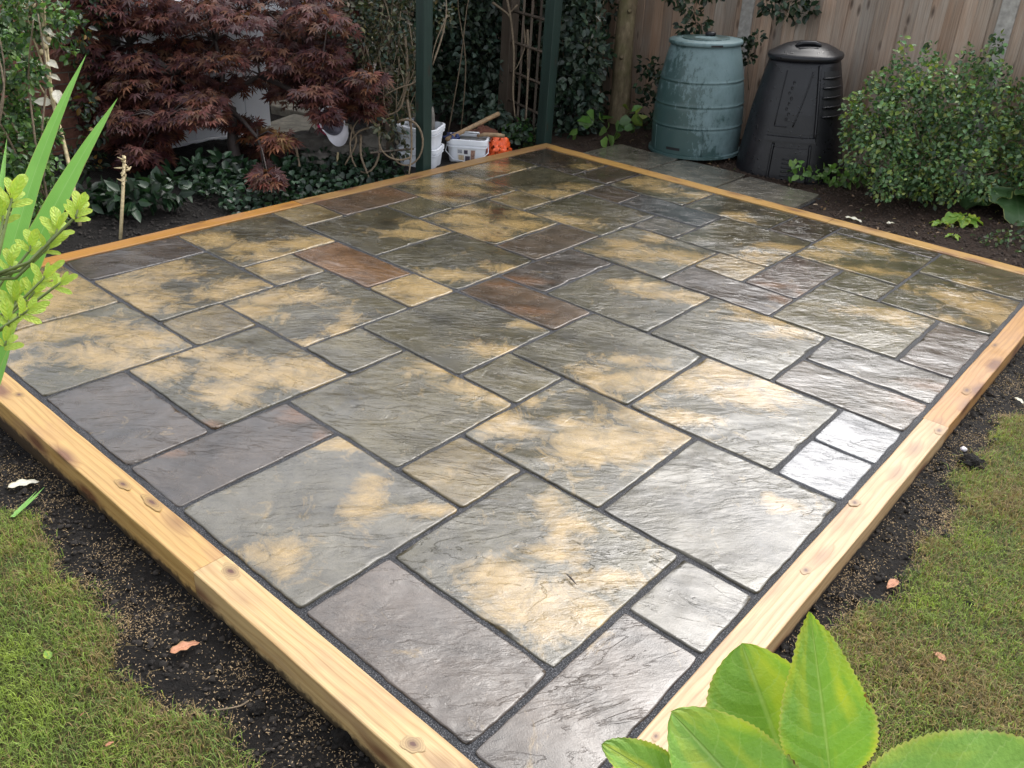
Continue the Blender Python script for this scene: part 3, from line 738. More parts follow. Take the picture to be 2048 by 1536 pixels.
def con_box(nm, a, b, mat, bev=0.004):
    mb = MB(); mb.box(a, b); return mb.build(nm, M[mat], con, (0, 0, 0), bevel=bev, seg=1)
con_box('base', (-0.75, -0.35, -0.1), (-0.02, 0.80, 0.0), 'mortar')
con_box('sill', (-0.75, -0.36, 0.002), (0.035, 0.81, 0.055), 'upvc')
for i in range(5): con_box('panel', (-0.06, -0.354 + i * 0.229, 0.057), (-0.004, -0.354 + i * 0.229 + 0.223, 0.95), 'upvc')
con_box('end_panel', (-0.74, 0.786, 0.057), (-0.062, 0.80, 0.95), 'upvc')
con_box('top_rail', (-0.75, -0.32, 0.952), (0.01, 0.81, 1.05), 'upvc')
for i in range(3): con_box('window_frame', (-0.05, -0.31 + i * 0.525, 1.052), (0.0, -0.25 + i * 0.525, 1.75), 'upvc')
g_ = G('window_glass'); g_.set((0.25, 0.28, 0.30), 0.05, None, 0.6)
M['glass'] = g_.m
for i in range(2): con_box('pane', (-0.035, -0.24 + i * 0.525, 1.054), (-0.02, 0.21 + i * 0.525, 1.75), 'glass', 0)
con_box('eaves', (-0.80, -0.38, 1.752), (0.06, 0.86, 1.87), 'upvc')
tag(con, 'white panelled building with a pale sill behind the red maple', 'building')
hw = MB(); hw.box((-5.6, 2.32, 0.725), (-5.22, 4.04, 2.6))
tag(hw.build('rendered_wall', M['upvc'], bevel=0.01), 'pale rendered wall above the brick plinth, between maple and climber', 'wall')

# ================================================================== COMPOST BINS
def interp(prof, z):
    zs, rs = zip(*prof); return float(np.interp(z, zs, rs))
def shell(mb, rfun, zs, seg=64, inner=0.0, cap=True):
    mb.rings([[Vector((rfun(2 * math.pi * k / seg, z) * math.cos(2 * math.pi * k / seg), rfun(2 * math.pi * k / seg, z) * math.sin(2 * math.pi * k / seg), z)) for k in range(seg)] for z in zs], cap, cap)
def patch(mb, rfun, t0, t1, z0, z1, o0, o1, nt=14, nz=6):
    """curved plate lying on a shell between two angles and two heights"""
    def P(t, z, o): r = rfun(t, z) + o; return Vector((r * math.cos(t), r * math.sin(t), z))
    ts = [t0 + (t1 - t0) * i / nt for i in range(nt + 1)]; zs = [z0 + (z1 - z0) * i / nz for i in range(nz + 1)]
    v = [P(t, z, o1) for z in zs for t in ts] + [P(t, z, o0) for z in zs for t in ts]; n = (nt + 1) * (nz + 1); f = []
    for j in range(nz):
        for i in range(nt):
            a = j * (nt + 1) + i; f.append((a, a + 1, a + nt + 2, a + nt + 1)); f.append((n + a, n + a + nt + 1, n + a + nt + 2, n + a + 1))
    for i in range(nt):
        a = i; f.append((a, n + a, n + a + 1, a + 1)); a = nz * (nt + 1) + i; f.append((a, a + 1, n + a + 1, n + a))
    for j in range(nz):
        a = j * (nt + 1); b = a + nt + 1; f.append((a, b, n + b, n + a)); a += nt; b += nt; f.append((a, n + a, n + b, b))
    mb.add(v, f)
def arc(mb, rfun, t0, t1, z, off, rad, dz=0.0, n=14):
    pts = []
    for i in range(n + 1):
        t = t0 + (t1 - t0) * i / n; zz = z + dz * (i / n); r = rfun(t, zz) + off
        pts.append((r * math.cos(t), r * math.sin(t), zz))
    mb.tube(pts, rad, 6)
def vline(mb, rfun, t, z0, z1, off, rad, dt=0.0, n=10):
    pts = []
    for i in range(n + 1):
        z = z0 + (z1 - z0) * i / n; tt = t + dt * i / n; r = rfun(tt, z) + off
        pts.append((r * math.cos(tt), r * math.sin(tt), z))
    mb.tube(pts, rad, 6)
RAD = math.radians
# --- green bin
def lean(o, rz, deg): o.rotation_euler = (Matrix.Rotation(RAD(-deg), 3, Vector(VIEW_H)) @ Matrix.Rotation(rz, 3, 'Z')).to_euler()
gb = empty('compost_bin', (-1.675, 4.50, 0.005), RAD(28)); lean(gb, RAD(28), 3.0); gb.scale = (.975, .975, .95)
gprof = [(0, .360), (.08, .365), (.22, .367), (.36, .362), (.5, .349), (.63, .328), (.76, .300), (.86, .272)]
def gr(t, z): return interp(gprof, z)
def gr2(t, z):
    r = gr(t, z)
    for zb in (.245, .415, .60):
        r += 0.0045 * math.exp(-((z - zb) / 0.007) ** 2) - 0.004 * math.exp(-((z - zb + 0.016) / 0.008) ** 2)
    return r
zs = sorted(set([round(z, 4) for z in np.linspace(0, .86, 30)] + [zb + d for zb in (.245, .415, .60) for d in (-.026, -.018, -.012, -.006, -.002, .002, .006, .012)]))
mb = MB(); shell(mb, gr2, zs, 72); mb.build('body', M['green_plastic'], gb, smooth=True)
mb = MB(); shell(mb, lambda t, z: interp([(-.004, .372), (.0, .385), (.022, .385), (.026, .370)], z), [-.004, 0, .022, .026], 72); mb.build('base_ring', M['green_plastic'], gb, smooth=False)
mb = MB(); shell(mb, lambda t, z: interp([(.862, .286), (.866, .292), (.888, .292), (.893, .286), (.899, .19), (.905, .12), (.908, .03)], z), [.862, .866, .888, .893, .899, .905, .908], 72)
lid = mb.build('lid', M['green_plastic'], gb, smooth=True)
mb = MB(); shell(mb, lambda t, z: interp([(0, .19), (.008, .186)], z), [0, .008], 48); mb.build('lid_rib', M['green_plastic'], lid, (0, 0, .898))
mb = MB(); shell(mb, lambda t, z: interp([(0, .038), (.02, .044), (.030, .041), (.036, .03)], z), [0, .02, .030, .036], 24); mb.build('knob', M['black_plastic'], lid, (0.03, 0.10, .902), smooth=True)
mb = MB(); patch(mb, lambda t, z: .292, RAD(-80), RAD(-62), .867, .880, -.004, .004, 8, 1); mb.build('clip', M['black_slot'], lid)
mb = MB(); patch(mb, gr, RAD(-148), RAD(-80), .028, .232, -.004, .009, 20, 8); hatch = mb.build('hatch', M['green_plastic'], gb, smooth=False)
mb = MB(); patch(mb, gr, RAD(-126), RAD(-107), .060, .082, .004, .0105, 8, 1); mb.build('slot', M['black_slot'], hatch)
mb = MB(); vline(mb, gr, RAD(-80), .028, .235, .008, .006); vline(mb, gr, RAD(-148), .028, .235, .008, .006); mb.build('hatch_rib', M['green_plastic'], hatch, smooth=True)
tag(gb, 'weathered pale green plastic compost bin with a flat lid, left of the black bin', 'compost bin')
# --- black bin
kb = empty('compost_bin', (-0.925, 4.69, -0.050), RAD(28)); lean(kb, RAD(28), 3.4)
KROT = RAD(-10)
def sup(t, n=3.0): c, s = abs(math.cos(t - KROT)), abs(math.sin(t - KROT)); return (c ** n + s ** n) ** (-1.0 / n)
kprof = [(0, .400), (.05, .397), (.25, .374), (.5, .335), (.7, .292), (.86, .253)]
def kr(t, z): return interp(kprof, z) * (1 + (sup(t) - 1) * (0.9 - 0.35 * z))
mb = MB(); shell(mb, kr, list(np.linspace(0, .86, 24)), 96); mb.build('body', M['black_plastic'], kb, smooth=True)
mb = MB(); shell(mb, lambda t, z: kr(t, 0) + interp([(-.004, .005), (0, .022), (.016, .022), (.022, .006)], z), [-.004, 0, .016, .022], 96); mb.build('base_flange', M['black_plastic'], kb)
def klid(t, z): return interp([(.852, .250), (.858, .264), (.870, .272), (.885, .272), (.897, .264), (.903, .245), (.925, .210), (.950, .155), (.966, .09), (.972, .01)], z) * (1 + (sup(t) - 1) * 0.55)
mb = MB(); shell(mb, klid, [.852, .858, .870, .885, .897, .903, .925, .95, .966, .972], 96); klo = mb.build('lid', M['black_plastic'], kb, smooth=True)
mb = MB(); mb.tube([(-.085, -.125, .945), (-.075, -.13, .962), (-.04, -.125, .972), (.04, -.125, .973), (.075, -.13, .962), (.085, -.125, .945)], [.013, .014, .015, .015, .014, .013], 8); mb.build('handle', M['black_plastic'], klo, smooth=True)
mb = MB(); mb.box((-.070, -.175, .925), (.070, -.135, .946)); mb.build('handle_recess', M['black_slot'], klo, bevel=.006)
# raised front panel, vents on the right face, shoulder, hatch with ribs
mb = MB(); patch(mb, kr, RAD(-122), RAD(-74), .37, .82, -.004, .006, 16, 10); fp = mb.build('front_panel', M['black_plastic'], kb)
mb = MB(); vline(mb, kr, RAD(-118), .42, .80, .010, .004); vline(mb, kr, RAD(-97), .42, .80, .010, .005, RAD(17)); arc(mb, kr, RAD(-118), RAD(-104), .42, .010, .005); mb.build('panel_rib', M['black_plastic'], fp, smooth=True)
mb = MB()
for i, z in enumerate(np.linspace(.47, .72, 8)):
    t = RAD(-106 + 2 * math.sin(i * 2.1))
    r = kr(t, z) + .008
    mb.tube([(r * math.cos(t + .02 * math.cos(a)), r * math.sin(t + .02 * math.cos(a)), z + .012 * math.sin(a)) for a in np.linspace(0, 4.6 if i % 2 else 6.28, 9)], .003, 5)
mb.build('embossed_mark', M['black_plastic'], fp, smooth=True)
mb = MB(); vline(mb, kr, RAD(-71), .33, .84, .006, .011); mb.build('corner_rib', M['black_plastic'], kb, smooth=True)
for z in (.52, .585, .65, .715, .78):
    mb = MB(); patch(mb, kr, RAD(-64), RAD(-31), z - .024, z + .018, -.004, .002, 12, 2); v_ = mb.build('vent', M['black_slot'], kb)
    mb = MB(); arc(mb, kr, RAD(-65), RAD(-30), z - .026, .007, .008); mb.build('vent_ledge', M['black_plastic'], v_, smooth=True)
mb = MB(); patch(mb, kr, RAD(-124), RAD(-72), .318, .350, -.004, .032, 14, 2); mb.build('shoulder', M['black_plastic'], kb, bevel=0)
mb = MB(); patch(mb, kr, RAD(-113), RAD(-77), .03, .27, -.004, .010, 14, 6); kh = mb.build('hatch', M['black_plastic'], kb)
for z in (.07, .10, .13, .16, .19):
    mb = MB(); arc(mb, kr, RAD(-102), RAD(-88), z, .013, .0055, n=6); mb.build('hatch_rib', M['black_plastic'], kh, smooth=True)
mb = MB(); vline(mb, kr, RAD(-115), .02, .30, .008, .010); mb.build('hatch_frame', M['black_plastic'], kb, smooth=True)
mb = MB(); vline(mb, kr, RAD(-75), .02, .30, .008, .010); mb.build('hatch_frame', M['black_plastic'], kb, smooth=True)
tag(kb, 'black plastic compost bin with domed lid and slotted vents beside the shrub', 'compost bin')

# ================================================================== TRELLIS ARCH
arch = empty('trellis_arch', (-2.64, 3.0, -0.08))
def post(x, y, w, h=2.35, rz=0.0, mat='green_paint'):
    mb = MB(); mb.box((-w / 2, -w / 2, 0), (w / 2, w / 2, h)); o = mb.build('post', M[mat], arch, (x + 2.64, y - 3.0, 0), bevel=.004, seg=1)
    o.rotation_euler = (0, 0, rz); k = random.uniform(.85, 1.1); o.color = (k, k, k, 1); return o
post(-2.645, 2.345, .082); post(-2.650, 3.725, .095); post(-3.34, 4.02, .105, mat='brown_lath'); post(-3.36, 2.62, .09, mat='brown_lath')
def lath(a, b, w=0.022, t=0.010):
    a = Vector(a); b = Vector(b); mb = MB(); mb.tube([a, b], w * 0.6, 4); o = mb.build('lath', M['brown_lath'], arch, (2.64, -3.0, .08))
    k = random.uniform(.6, 1.3); o.color = (k, k, k, 1)
A, B = np.array((-2.70, 3.74)), np.array((-3.29, 4.00))
for f in (.22, .46, .70): p = A + (B - A) * f; lath((p[0], p[1], -.05), (p[0], p[1], 2.2))
for z in (.18, .42, .66, .90, 1.14, 1.38, 1.62): lath((A[0], A[1], z), (B[0], B[1], z))
lath((-2.70, 2.30, .12), (-2.76, 1.95, .13), .013)
mb = MB(); mb.box((-.05, -.78, 2.25), (.05, .86, 2.35)); mb.build('beam', M['green_paint'], arch)
mb = MB(); mb.box((-.76, -.50, 2.25), (-.66, 1.10, 2.35)); mb.build('beam', M['green_paint'], arch)
tag(arch, 'dark green timber posts with brown trellis laths behind the brown sleeper', 'trellis')

# ================================================================== TUBS AND TOOLS
def rrect(w, d, r, n=5):
    pts = []
    for (cx, cy, a0) in ((w / 2 - r, d / 2 - r, 0), (-w / 2 + r, d / 2 - r, 90), (-w / 2 + r, -d / 2 + r, 180), (w / 2 - r, -d / 2 + r, 270)):
        for i in range(n + 1):
            a = RAD(a0 + 90 * i / n); pts.append((cx + r * math.cos(a), cy + r * math.sin(a)))
    return pts
def tub(loc, rz, label, w=.30, d=.24, h=.27, tilt=0.0, parts=True):
    root = empty('plastic_tub', loc, rz); root.rotation_euler = (tilt, tilt * .5, rz)
    def ring(k, z, inset=0.0): return [Vector((x * (k) - math.copysign(inset, x), y * k - math.copysign(inset, y), z)) for x, y in rrect(w, d, .05)]
    mb = MB()
    prof = [(.86, 0), (.985, h * .80), (.985, h), (.965, h), (.95, h * .7), (.84, .01)]
    mb.rings([ring(k, z) for k, z in prof], True, True); mb.build('body', M['tub'], root, smooth=False)
    mb = MB()
    for (z0, z1, kk) in ((h * .86, h * 1.0, 1.07), (h * .76, h * .80, 1.045)):
        mb.rings([ring(.985, z0), ring(kk, z0 + .001), ring(kk, z1), ring(.97, z1 + .003)], False, False)
    mb.build('rim', M['tub'], root)
    return root
t2 = tub((-2.805, 2.975, -.155), RAD(38), '', .30, .235, .245)
tag(t2, 'white plastic tub with a printed label holding a trowel, behind the back-left sleeper', 'tub')
mb = MB(); W2, D2, H2 = .30, .235, .245
def face_quad(mb, side, u0, u1, z0, z1, off):
    k0 = .86 + .125 * (z0 / (H2 * .8)); k1 = .86 + .125 * (z1 / (H2 * .8))
    if side == 'front': v = [(u0 * k0, -D2 / 2 * k0 - off, z0), (u1 * k0, -D2 / 2 * k0 - off, z0), (u1 * k1, -D2 / 2 * k1 - off, z1), (u0 * k1, -D2 / 2 * k1 - off, z1)]
    elif side == 'right': v = [(W2 / 2 * k0 + off, u0 * k0, z0), (W2 / 2 * k0 + off, u1 * k0, z0), (W2 / 2 * k1 + off, u1 * k1, z1), (W2 / 2 * k1 + off, u0 * k1, z1)]
    else: v = [(-W2 / 2 * k0 - off, u1 * k0, z0), (-W2 / 2 * k0 - off, u0 * k0, z0), (-W2 / 2 * k1 - off, u0 * k1, z1), (-W2 / 2 * k1 - off, u1 * k1, z1)]
    mb.add(v, [(0, 1, 2, 3)])
for side in ('front', 'right', 'left'):
    m2 = MB(); face_quad(m2, side, -.075, .075, .03, .18, .001); lab_o = m2.build('label', M['tub_label'], t2)
    for (u0, u1, z0, z1, mt) in ((-.07, -.035, .145, .172, 'print_grey'), (-.02, .01, .14, .17, 'print_dark'), (-.065, -.02, .085, .13, 'print_tan'), (-.01, .03, .085, .125, 'print_dark'), (.035, .068, .08, .172, 'print_brown'), (-.06, .0, .04, .075, 'print_brown'), (.01, .065, .04, .07, 'print_grey')):
        m3 = MB(); face_quad(m3, side, u0, u1, z0, z1, .0025); m3.build('print', M[mt], lab_o)
mb = MB(); mb.tube([(-.16, 0, .205), (-.165, -.08, .15), (-.10, -.135, .10), (0.0, -.14, .09), (.10, -.135, .10), (.165, -.08, .15), (.16, 0, .205)], .004, 6); mb.build('bail_handle', M['tub'], t2, smooth=True)
t1 = tub((-2.905, 2.565, -.135), RAD(30), '', .30, .24, .20)
tag(t1, 'white tub at the bottom of the stack behind the green post', 'tub')
t1b = tub((-2.910, 2.570, .030), RAD(24), '', .30, .24, .19, .06)
tag(t1b, 'upper white tub of the stack behind the green post', 'tub')
# grey tool bag standing in the stacked tub
mb = MB(); mb.rings([[Vector((x * k, y * k + .02 * i, .10 + i * .055)) for x, y in rrect(.16, .06, .028)] for i, k in enumerate((1, 1.02, 1.0, .93, .75))]); tb = mb.build('tool_case', M['rock'], None, (-2.90, 2.585, .01), smooth=True)
tb.rotation_euler = (0, 0, RAD(35)); tag(tb, 'dark grey case standing upright in the stacked white tub', 'case')
# trowel lying across the labelled tub
tr = empty('plastering_trowel', (-2.79, 2.99, .080), RAD(40))
mb = MB(); mb.box((-.17, -.055, 0), (.15, .055, .003)); mb.build('blade', M['steel'], tr, bevel=.001, seg=1)
mb = MB(); mb.tube([(-.10, 0, .006), (-.09, 0, .045), (.06, 0, .045), (.07, 0, .006)], .008, 6); mb.build('shank', M['steel'], tr, smooth=True)
mb = MB(); mb.tube([(.05, 0, .02), (.10, 0, .035), (.20, .01, .035), (.26, .01, .03)], [.012, .016, .017, .014], 8); mb.build('handle', M['handle_wood'], tr, smooth=True)
tag(tr, 'steel trowel with wooden handle lying across the labelled white tub', 'trowel')
mb = MB()
for i in range(14): mb.tube([(random.uniform(-.07, .05), random.uniform(-.05, .05), random.uniform(0, .03)), (random.uniform(-.07, .05), random.uniform(-.05, .05), random.uniform(.02, .05)), (random.uniform(-.07, .05), random.uniform(-.05, .05), random.uniform(0, .03))], [.012, .02, .010], 6)
tag(mb.build('blue_rag', M['blue'], None, (-2.865, 2.855, .065), smooth=True), 'crumpled dark blue rag at the left rim of the labelled tub', 'rag')
# pole
pa, pb = at_d(893, 279, 6.40), at_d(998, 227, 6.72)
mb = MB(); mb.tube([pa, pa + (pb - pa) * .5, pb - (pb - pa) * .01, pb], [.017, .0175, .018, .012], 10); tag(mb.build('wooden_pole', M['handle_wood'], smooth=True), 'wooden tool handle slanting up behind the white tubs', 'pole')
# orange netting and brown cloth, folded strips heaped up
def heap(name, mat, c, rx, ry, h, n, label, cat, lace=False):
    bm = bmesh.new(); bmesh.ops.create_icosphere(bm, subdivisions=4, radius=1.0)
    for v in bm.verts:
        d = v.co.normalized(); k = 1 + .34 * mnoise.noise(d * 2.2 + Vector((n, 0, 0))) + .24 * mnoise.noise(d * 6.0 + Vector((0, n, 0))) + .10 * abs(mnoise.noise(d * 14.0))
        v.co = Vector((d.x * rx * k, d.y * ry * k, max(-.25, d.z) * h * k))
    if lace:
        fs = [f for f in bm.faces if mnoise.noise(f.calc_center_median() * 120.0) > .30]
        bmesh.ops.delete(bm, geom=fs, context='FACES')
    me = bpy.data.meshes.new(name); bm.to_mesh(me); bm.free(); me.polygons.foreach_set('use_smooth', [True] * len(me.polygons))
    return tag(link(name, me, M[mat], None, c), label, cat)
heap('orange_netting', 'orange', (-2.69, 3.20, -.08), .075, .125, .16, 3.1, 'bright orange netting heaped beside the labelled white tub', 'netting', True)
heap('brown_sack', 'brown_cloth', (-2.88, 3.20, -.02), .11, .16, .13, 8.7, 'rust brown sack heaped behind the labelled white tub', 'sack')

# ================================================================== CAP, STEPS AND ROCKS
def unit_(v): return v / np.linalg.norm(v)
cap = empty('baseball_cap', at_d(664, 243, 5.95), RAD(34))
def dome(mb, r, z0, flip=False, n=28, m=8, squash=.8):
    rings = []
    for j in range(m + 1):
        a = (math.pi / 2) * j / m * .97
        rings.append([Vector((r * math.cos(a) * math.cos(2 * math.pi * k / n), -r * squash * math.sin(a) + z0 if False else r * math.cos(a) * math.sin(2 * math.pi * k / n), r * squash * math.sin(a))) for k in range(n)])
    mb.rings(rings, False, True)
mb = MB(); dome(mb, .105, 0, squash=1.15); c1 = mb.build('crown', M['cap_pink'], cap, smooth=True)
mb = MB(); dome(mb, .100, 0, squash=1.1); c2 = mb.build('lining', M['cap_lining'], cap, smooth=True)
mb = MB(); mb.tube([(.102 * math.cos(a), .102 * math.sin(a), 0) for a in np.linspace(0, 2 * math.pi, 33)], .006, 6, False); c3 = mb.build('sweatband', M['cap_white'], cap, smooth=True)
mb = MB(); v = []; 
nb = 12
for i in range(nb + 1):
    a = RAD(-150 + 120 * i / nb); v.append((.10 * math.cos(a), .10 * math.sin(a), -.004)); 
for i in range(nb + 1):
    a = RAD(-150 + 120 * i / nb); v.append((.115 * math.cos(a), .115 * math.sin(a) - .062 * math.sin(math.pi * (i / nb)) ** .45, -.016 - .012 * math.cos(2 * a)))
mb.add(v + [(p[0], p[1], p[2] - .004) for p in v], [(i, nb + 1 + i, nb + 2 + i, i + 1) for i in range(nb)] + [(2 * nb + 2 + i, 2 * nb + 3 + i, 3 * nb + 4 + i, 3 * nb + 3 + i) for i in range(nb)] + [(nb + 1 + i, 3 * nb + 3 + i, 3 * nb + 4 + i, nb + 2 + i) for i in range(nb)])
mb.build('brim', M['cap_white'], cap, smooth=True)
cz = -(unit_(CAM_C - np.array(cap.location)) + .8 * CAM_R[0] + np.array([0, 0, .25])); cz /= np.linalg.norm(cz)
upv = -CAM_R[1] * .85 - CAM_R[0] * .55; cy = upv - cz * float(upv @ cz); cy /= np.linalg.norm(cy); cxv = np.cross(cy, cz)
cap.rotation_euler = Matrix([[cxv[i], cy[i], cz[i]] for i in range(3)]).to_euler()
tag(cap, 'white and pink baseball cap lying on the stones under the maple', 'cap')
def rock(c, s, seed, label, mat='rock', grp='rocks under the maple', name='rock'):
    bm = bmesh.new(); bmesh.ops.create_icosphere(bm, subdivisions=3, radius=1.0)
    for v in bm.verts:
        d = v.co.copy(); q = Vector((round(d.x * 1.6) / 1.6, round(d.y * 1.6) / 1.6, round(d.z * 1.5) / 1.5)) * .55 + d * .5
        k = 1 + .25 * mnoise.noise(d * 1.7 + Vector((seed, 0, 0))) + .08 * mnoise.noise(d * 6 + Vector((0, seed, 0)))
        v.co = Vector((q.x * s[0] * k, q.y * s[1] * k, q.z * s[2] * k))
    me = bpy.data.meshes.new(name); bm.to_mesh(me); bm.free()
    return tag(link(name, me, M[mat], None, c), label, 'rock', grp)
rock(at_d(625, 287, 6.5), (.17, .20, .10), 1.0, 'dark rock just below and left of the cap')
rock(at_d(690, 300, 6.3), (.19, .16, .09), 2.0, 'flat-topped rock under the brim of the cap')
rock(at_d(640, 328, 6.1), (.16, .13, .09), 3.0, 'low rounded rock half buried in ivy below the cap')
rock(at_d(735, 290, 6.4), (.13, .15, .12), 4.0, 'dark rock behind the looping vine stems')
def stone_slab(c, s, rz, label):
    mb = MB(); mb.box((-s[0], -s[1], -s[2]), (s[0], s[1], s[2]), .012); o = mb.build('stone_step', M['old_stone'], None, c, bevel=.012); o.rotation_euler = (0, 0, rz)
    return tag(o, label, 'step', 'stone steps by the house')
stone_slab(at_d(610, 222, 7.6), (.20, .22, .05), RAD(10), 'grey stone block step in front of the brick plinth')
stone_slab(at_d(600, 258, 7.05), (.28, .33, .025), RAD(20), 'pale flat paving stone to the left of the cap')
stone_slab(at_d(585, 205, 8.0), (.20, .30, .04), RAD(10), 'upper stone block step beside the white building')

# ================================================================== PLANTS: generators
def unit(v): return v / (np.linalg.norm(v, axis=-1, keepdims=True) + 1e-9)
def leaf_arrays(C, A, N, L, W, fold=0.18, droop=0.12):
    A = unit(A); S = unit(np.cross(A, N)); N = np.cross(S, A); L = L[:, None]; W = W[:, None]
    up = N * W * fold
    P = np.stack([C, C + A * L * .34 + S * W * .5 + up, C + A * L * .70 + S * W * .40 + up * .8 - N * L * droop * .4, C + A * L - N * L * droop,
                  C + A * L * .70 - S * W * .40 + up * .8 - N * L * droop * .4, C + A * L * .34 - S * W * .5 + up], 1)
    n = len(C); b = (np.arange(n) * 6)[:, None]
    F = np.concatenate([b + np.array([[0, 1, 2, 3]]), b + np.array([[0, 3, 4, 5]])])
    return P.reshape(-1, 3), F, 6
def palmate_arrays(C, A, N, L, lobes=7):
    """maple leaf: pointed lobes fanned out from the stalk"""
    A = unit(A); S = unit(np.cross(A, N)); N = np.cross(S, A); out = []; n = len(C)
    for i in range(lobes):
        a = (i / (lobes - 1) - .5) * RAD(230); ll = (1.0 - .50 * abs(i / (lobes - 1) - .5) * 2 ** 1.0) * L
        D = A * math.cos(a) + S * math.sin(a); T = -A * math.sin(a) + S * math.cos(a); ll = ll[:, None]
        dn = N * ll * .22
        out.append(np.stack([C, C + D * ll * .42 + T * ll * .115, C + D * ll - dn, C + D * ll * .42 - T * ll * .115], 1))
    P = np.stack(out, 1).reshape(-1, 3); F = np.arange(len(P)).reshape(-1, 4)
    return P, F, lobes * 4
def pick_cols(pal, n, var=.25):
    pal = np.asarray([p[:3] for p in pal], float); w = np.ones(len(pal)) / len(pal)
    c = pal[rng.choice(len(pal), n, p=w)]
    return np.clip(c * (1 + rng.normal(0, var, (n, 1))), .002, 1) * (1 + rng.normal(0, .06, (n, 3)))
def rand_dirs(n): return unit(rng.normal(size=(n, 3)))
def foliage(name, C, size, aspect, pal, mat, parent=None, up=.6, out=None, var=.28, sizevar=.3, palm=False, down=.2):
    n = len(C); A = rand_dirs(n) * .9
    if out is not None: A = A + out * .9
    A[:, 2] -= down
    N = rand_dirs(n); N[:, 2] += up * 1.6; N += -VIEW_H * .25
    L = size * (1 + rng.uniform(-sizevar, sizevar, n))
    if palm: P, F, k = palmate_arrays(C, A, N, L)
    else: P, F, k = leaf_arrays(C, A, N, L, L * aspect)
    me = mesh_np(name, P, F, smooth=False)
    set_col(me, np.repeat(pick_cols(pal, n, var), k, 0))
    return link(name, me, M[mat], parent)
def blob_pts(c, r, n, shell=.55):
    d = rand_dirs(n); k = rng.uniform(0, 1, n) ** (1 / 3.0); k = shell + (1 - shell) * k if shell else k
    k *= rng.uniform(.75, 1.12, n)
    return np.asarray(c) + d * k[:, None] * np.asarray(r), d
def px_clumps(lst, depth, n, dz=.18, squash=1.0, jitter=.12):
    Cs, Ds = [], []
    for (x, y, r) in lst:
        D = depth + rng.uniform(-jitter, jitter); c = at_d(x, y, D); R_ = r * D / FPX
        p, d = blob_pts(c, (R_, R_, R_ * squash), max(4, int(n * DENS * (r / 50.0) ** 2)), .35)
        Cs.append(p); Ds.append(d)
    return np.concatenate(Cs), np.concatenate(Ds)
DENS = 2.1
def box_pts(a, b, n): return rng.uniform(np.asarray(a), np.asarray(b), (n, 3))
def curve_pts(ctrl, n=14):
    """Catmull-Rom through control points"""
    P = [np.asarray(p, float) for p in ctrl]; P = [P[0] * 2 - P[1]] + P + [P[-1] * 2 - P[-2]]; out = []
    m = len(P) - 3
    for s in range(m):
        for i in range(n // m + 1):
            t = i / (n // m + 1); p0, p1, p2, p3 = P[s:s + 4]
            out.append(.5 * ((2 * p1) + (-p0 + p2) * t + (2 * p0 - 5 * p1 + 4 * p2 - p3) * t * t + (-p0 + 3 * p1 - 3 * p2 + p3) * t ** 3))
    out.append(P[-2]); return out
def above_ground(P, lift=.01):
    g = ground_h(P[:, 0], P[:, 1]); P[:, 2] = np.maximum(P[:, 2], g + lift); return P
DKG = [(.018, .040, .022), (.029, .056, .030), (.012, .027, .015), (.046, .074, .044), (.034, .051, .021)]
GREYG = [(.040, .066, .047), (.066, .098, .070), (.024, .044, .031), (.100, .134, .098), (.034, .053, .032)]
OLV = [(.074, .074, .033), (.050, .055, .025), (.105, .096, .046), (.034, .042, .021), (.12, .105, .064)]
MID = [(.050, .120, .026), (.075, .155, .035), (.035, .085, .022), (.11, .19, .045), (.060, .110, .040)]

# ================================================================== JAPANESE MAPLE
maple_base = np.array([-3.66, 1.47, -0.10])
maple = empty('maple_tree', tuple(maple_base))
def loc_(p): return np.asarray(p, float) - maple_base
SPRAYS = []
def row(y, xs, r=42, tone=0):
    for x in xs: SPRAYS.append((x + random.uniform(-10, 10), y + random.uniform(-8, 8), r, tone))
row(-60, range(140, 720, 62), 46); row(-15, range(110, 700, 58), 48); row(30, (130, 190, 245, 300, 360, 420, 480, 540, 600, 655), 48); row(75, (165, 225, 290, 350, 410, 470, 530, 585, 640, 690), 46)
row(118, (215, 270, 330, 385, 445, 575, 630, 690), 42); row(160, (215, 270, 330, 395, 450, 500, 610, 660, 715), 40); row(195, (200, 255, 310, 360, 410, 640, 690, 735), 38)
row(228, (235, 285, 330, 455), 34); row(265, (265, 300), 32); row(300, (255, 285, 310), 30); row(325, (270, 295), 26); row(240, (215, 250, 290, 330), 34); row(275, (240, 280, 310), 30); row(10, (160, 220, 250, 290, 330, 400, 500, 620), 46); row(-25, (200, 250, 300, 260, 350), 46); row(40, (210, 260, 310), 42); row(95, (180, 250, 420, 500, 560, 660), 44); row(140, (190, 250, 300, 360, 600, 650), 40); row(180, (180, 240, 290, 350, 580, 620, 700), 38); row(225, (190, 270, 350), 34)
row(225, (400, 430), 30, 1); row(250, (492,), 24, 1); row(272, (520, 555), 26, 2); row(300, (500, 530), 26, 0); row(345, (520, 540), 24, 1); row(205, (690, 730), 34, 1); row(222, (650,), 22, 0); row(150, (700, 735), 34, 1); row(120, (640, 690), 34, 1); row(262, (330,), 24, 1)
mtrunk = MB()
fork = at_d(466, 262, 6.02); mtrunk.tube(curve_pts([maple_base - maple_base + (0, 0, -.1), loc_(at_d(472, 325, 6.02)), loc_(at_d(466, 285, 6.02)), loc_(fork)], 9), [.050, .047, .046, .045, .044, .043, .042, .041, .040, .038, .038, .038, .038][:len(curve_pts([(0, 0, 0), (0, 0, 1), (0, 0, 2), (0, 0, 3)], 9))], 9)
tr_o = None
LC, LA, LN, LS, LCOL = [], [], [], [], []
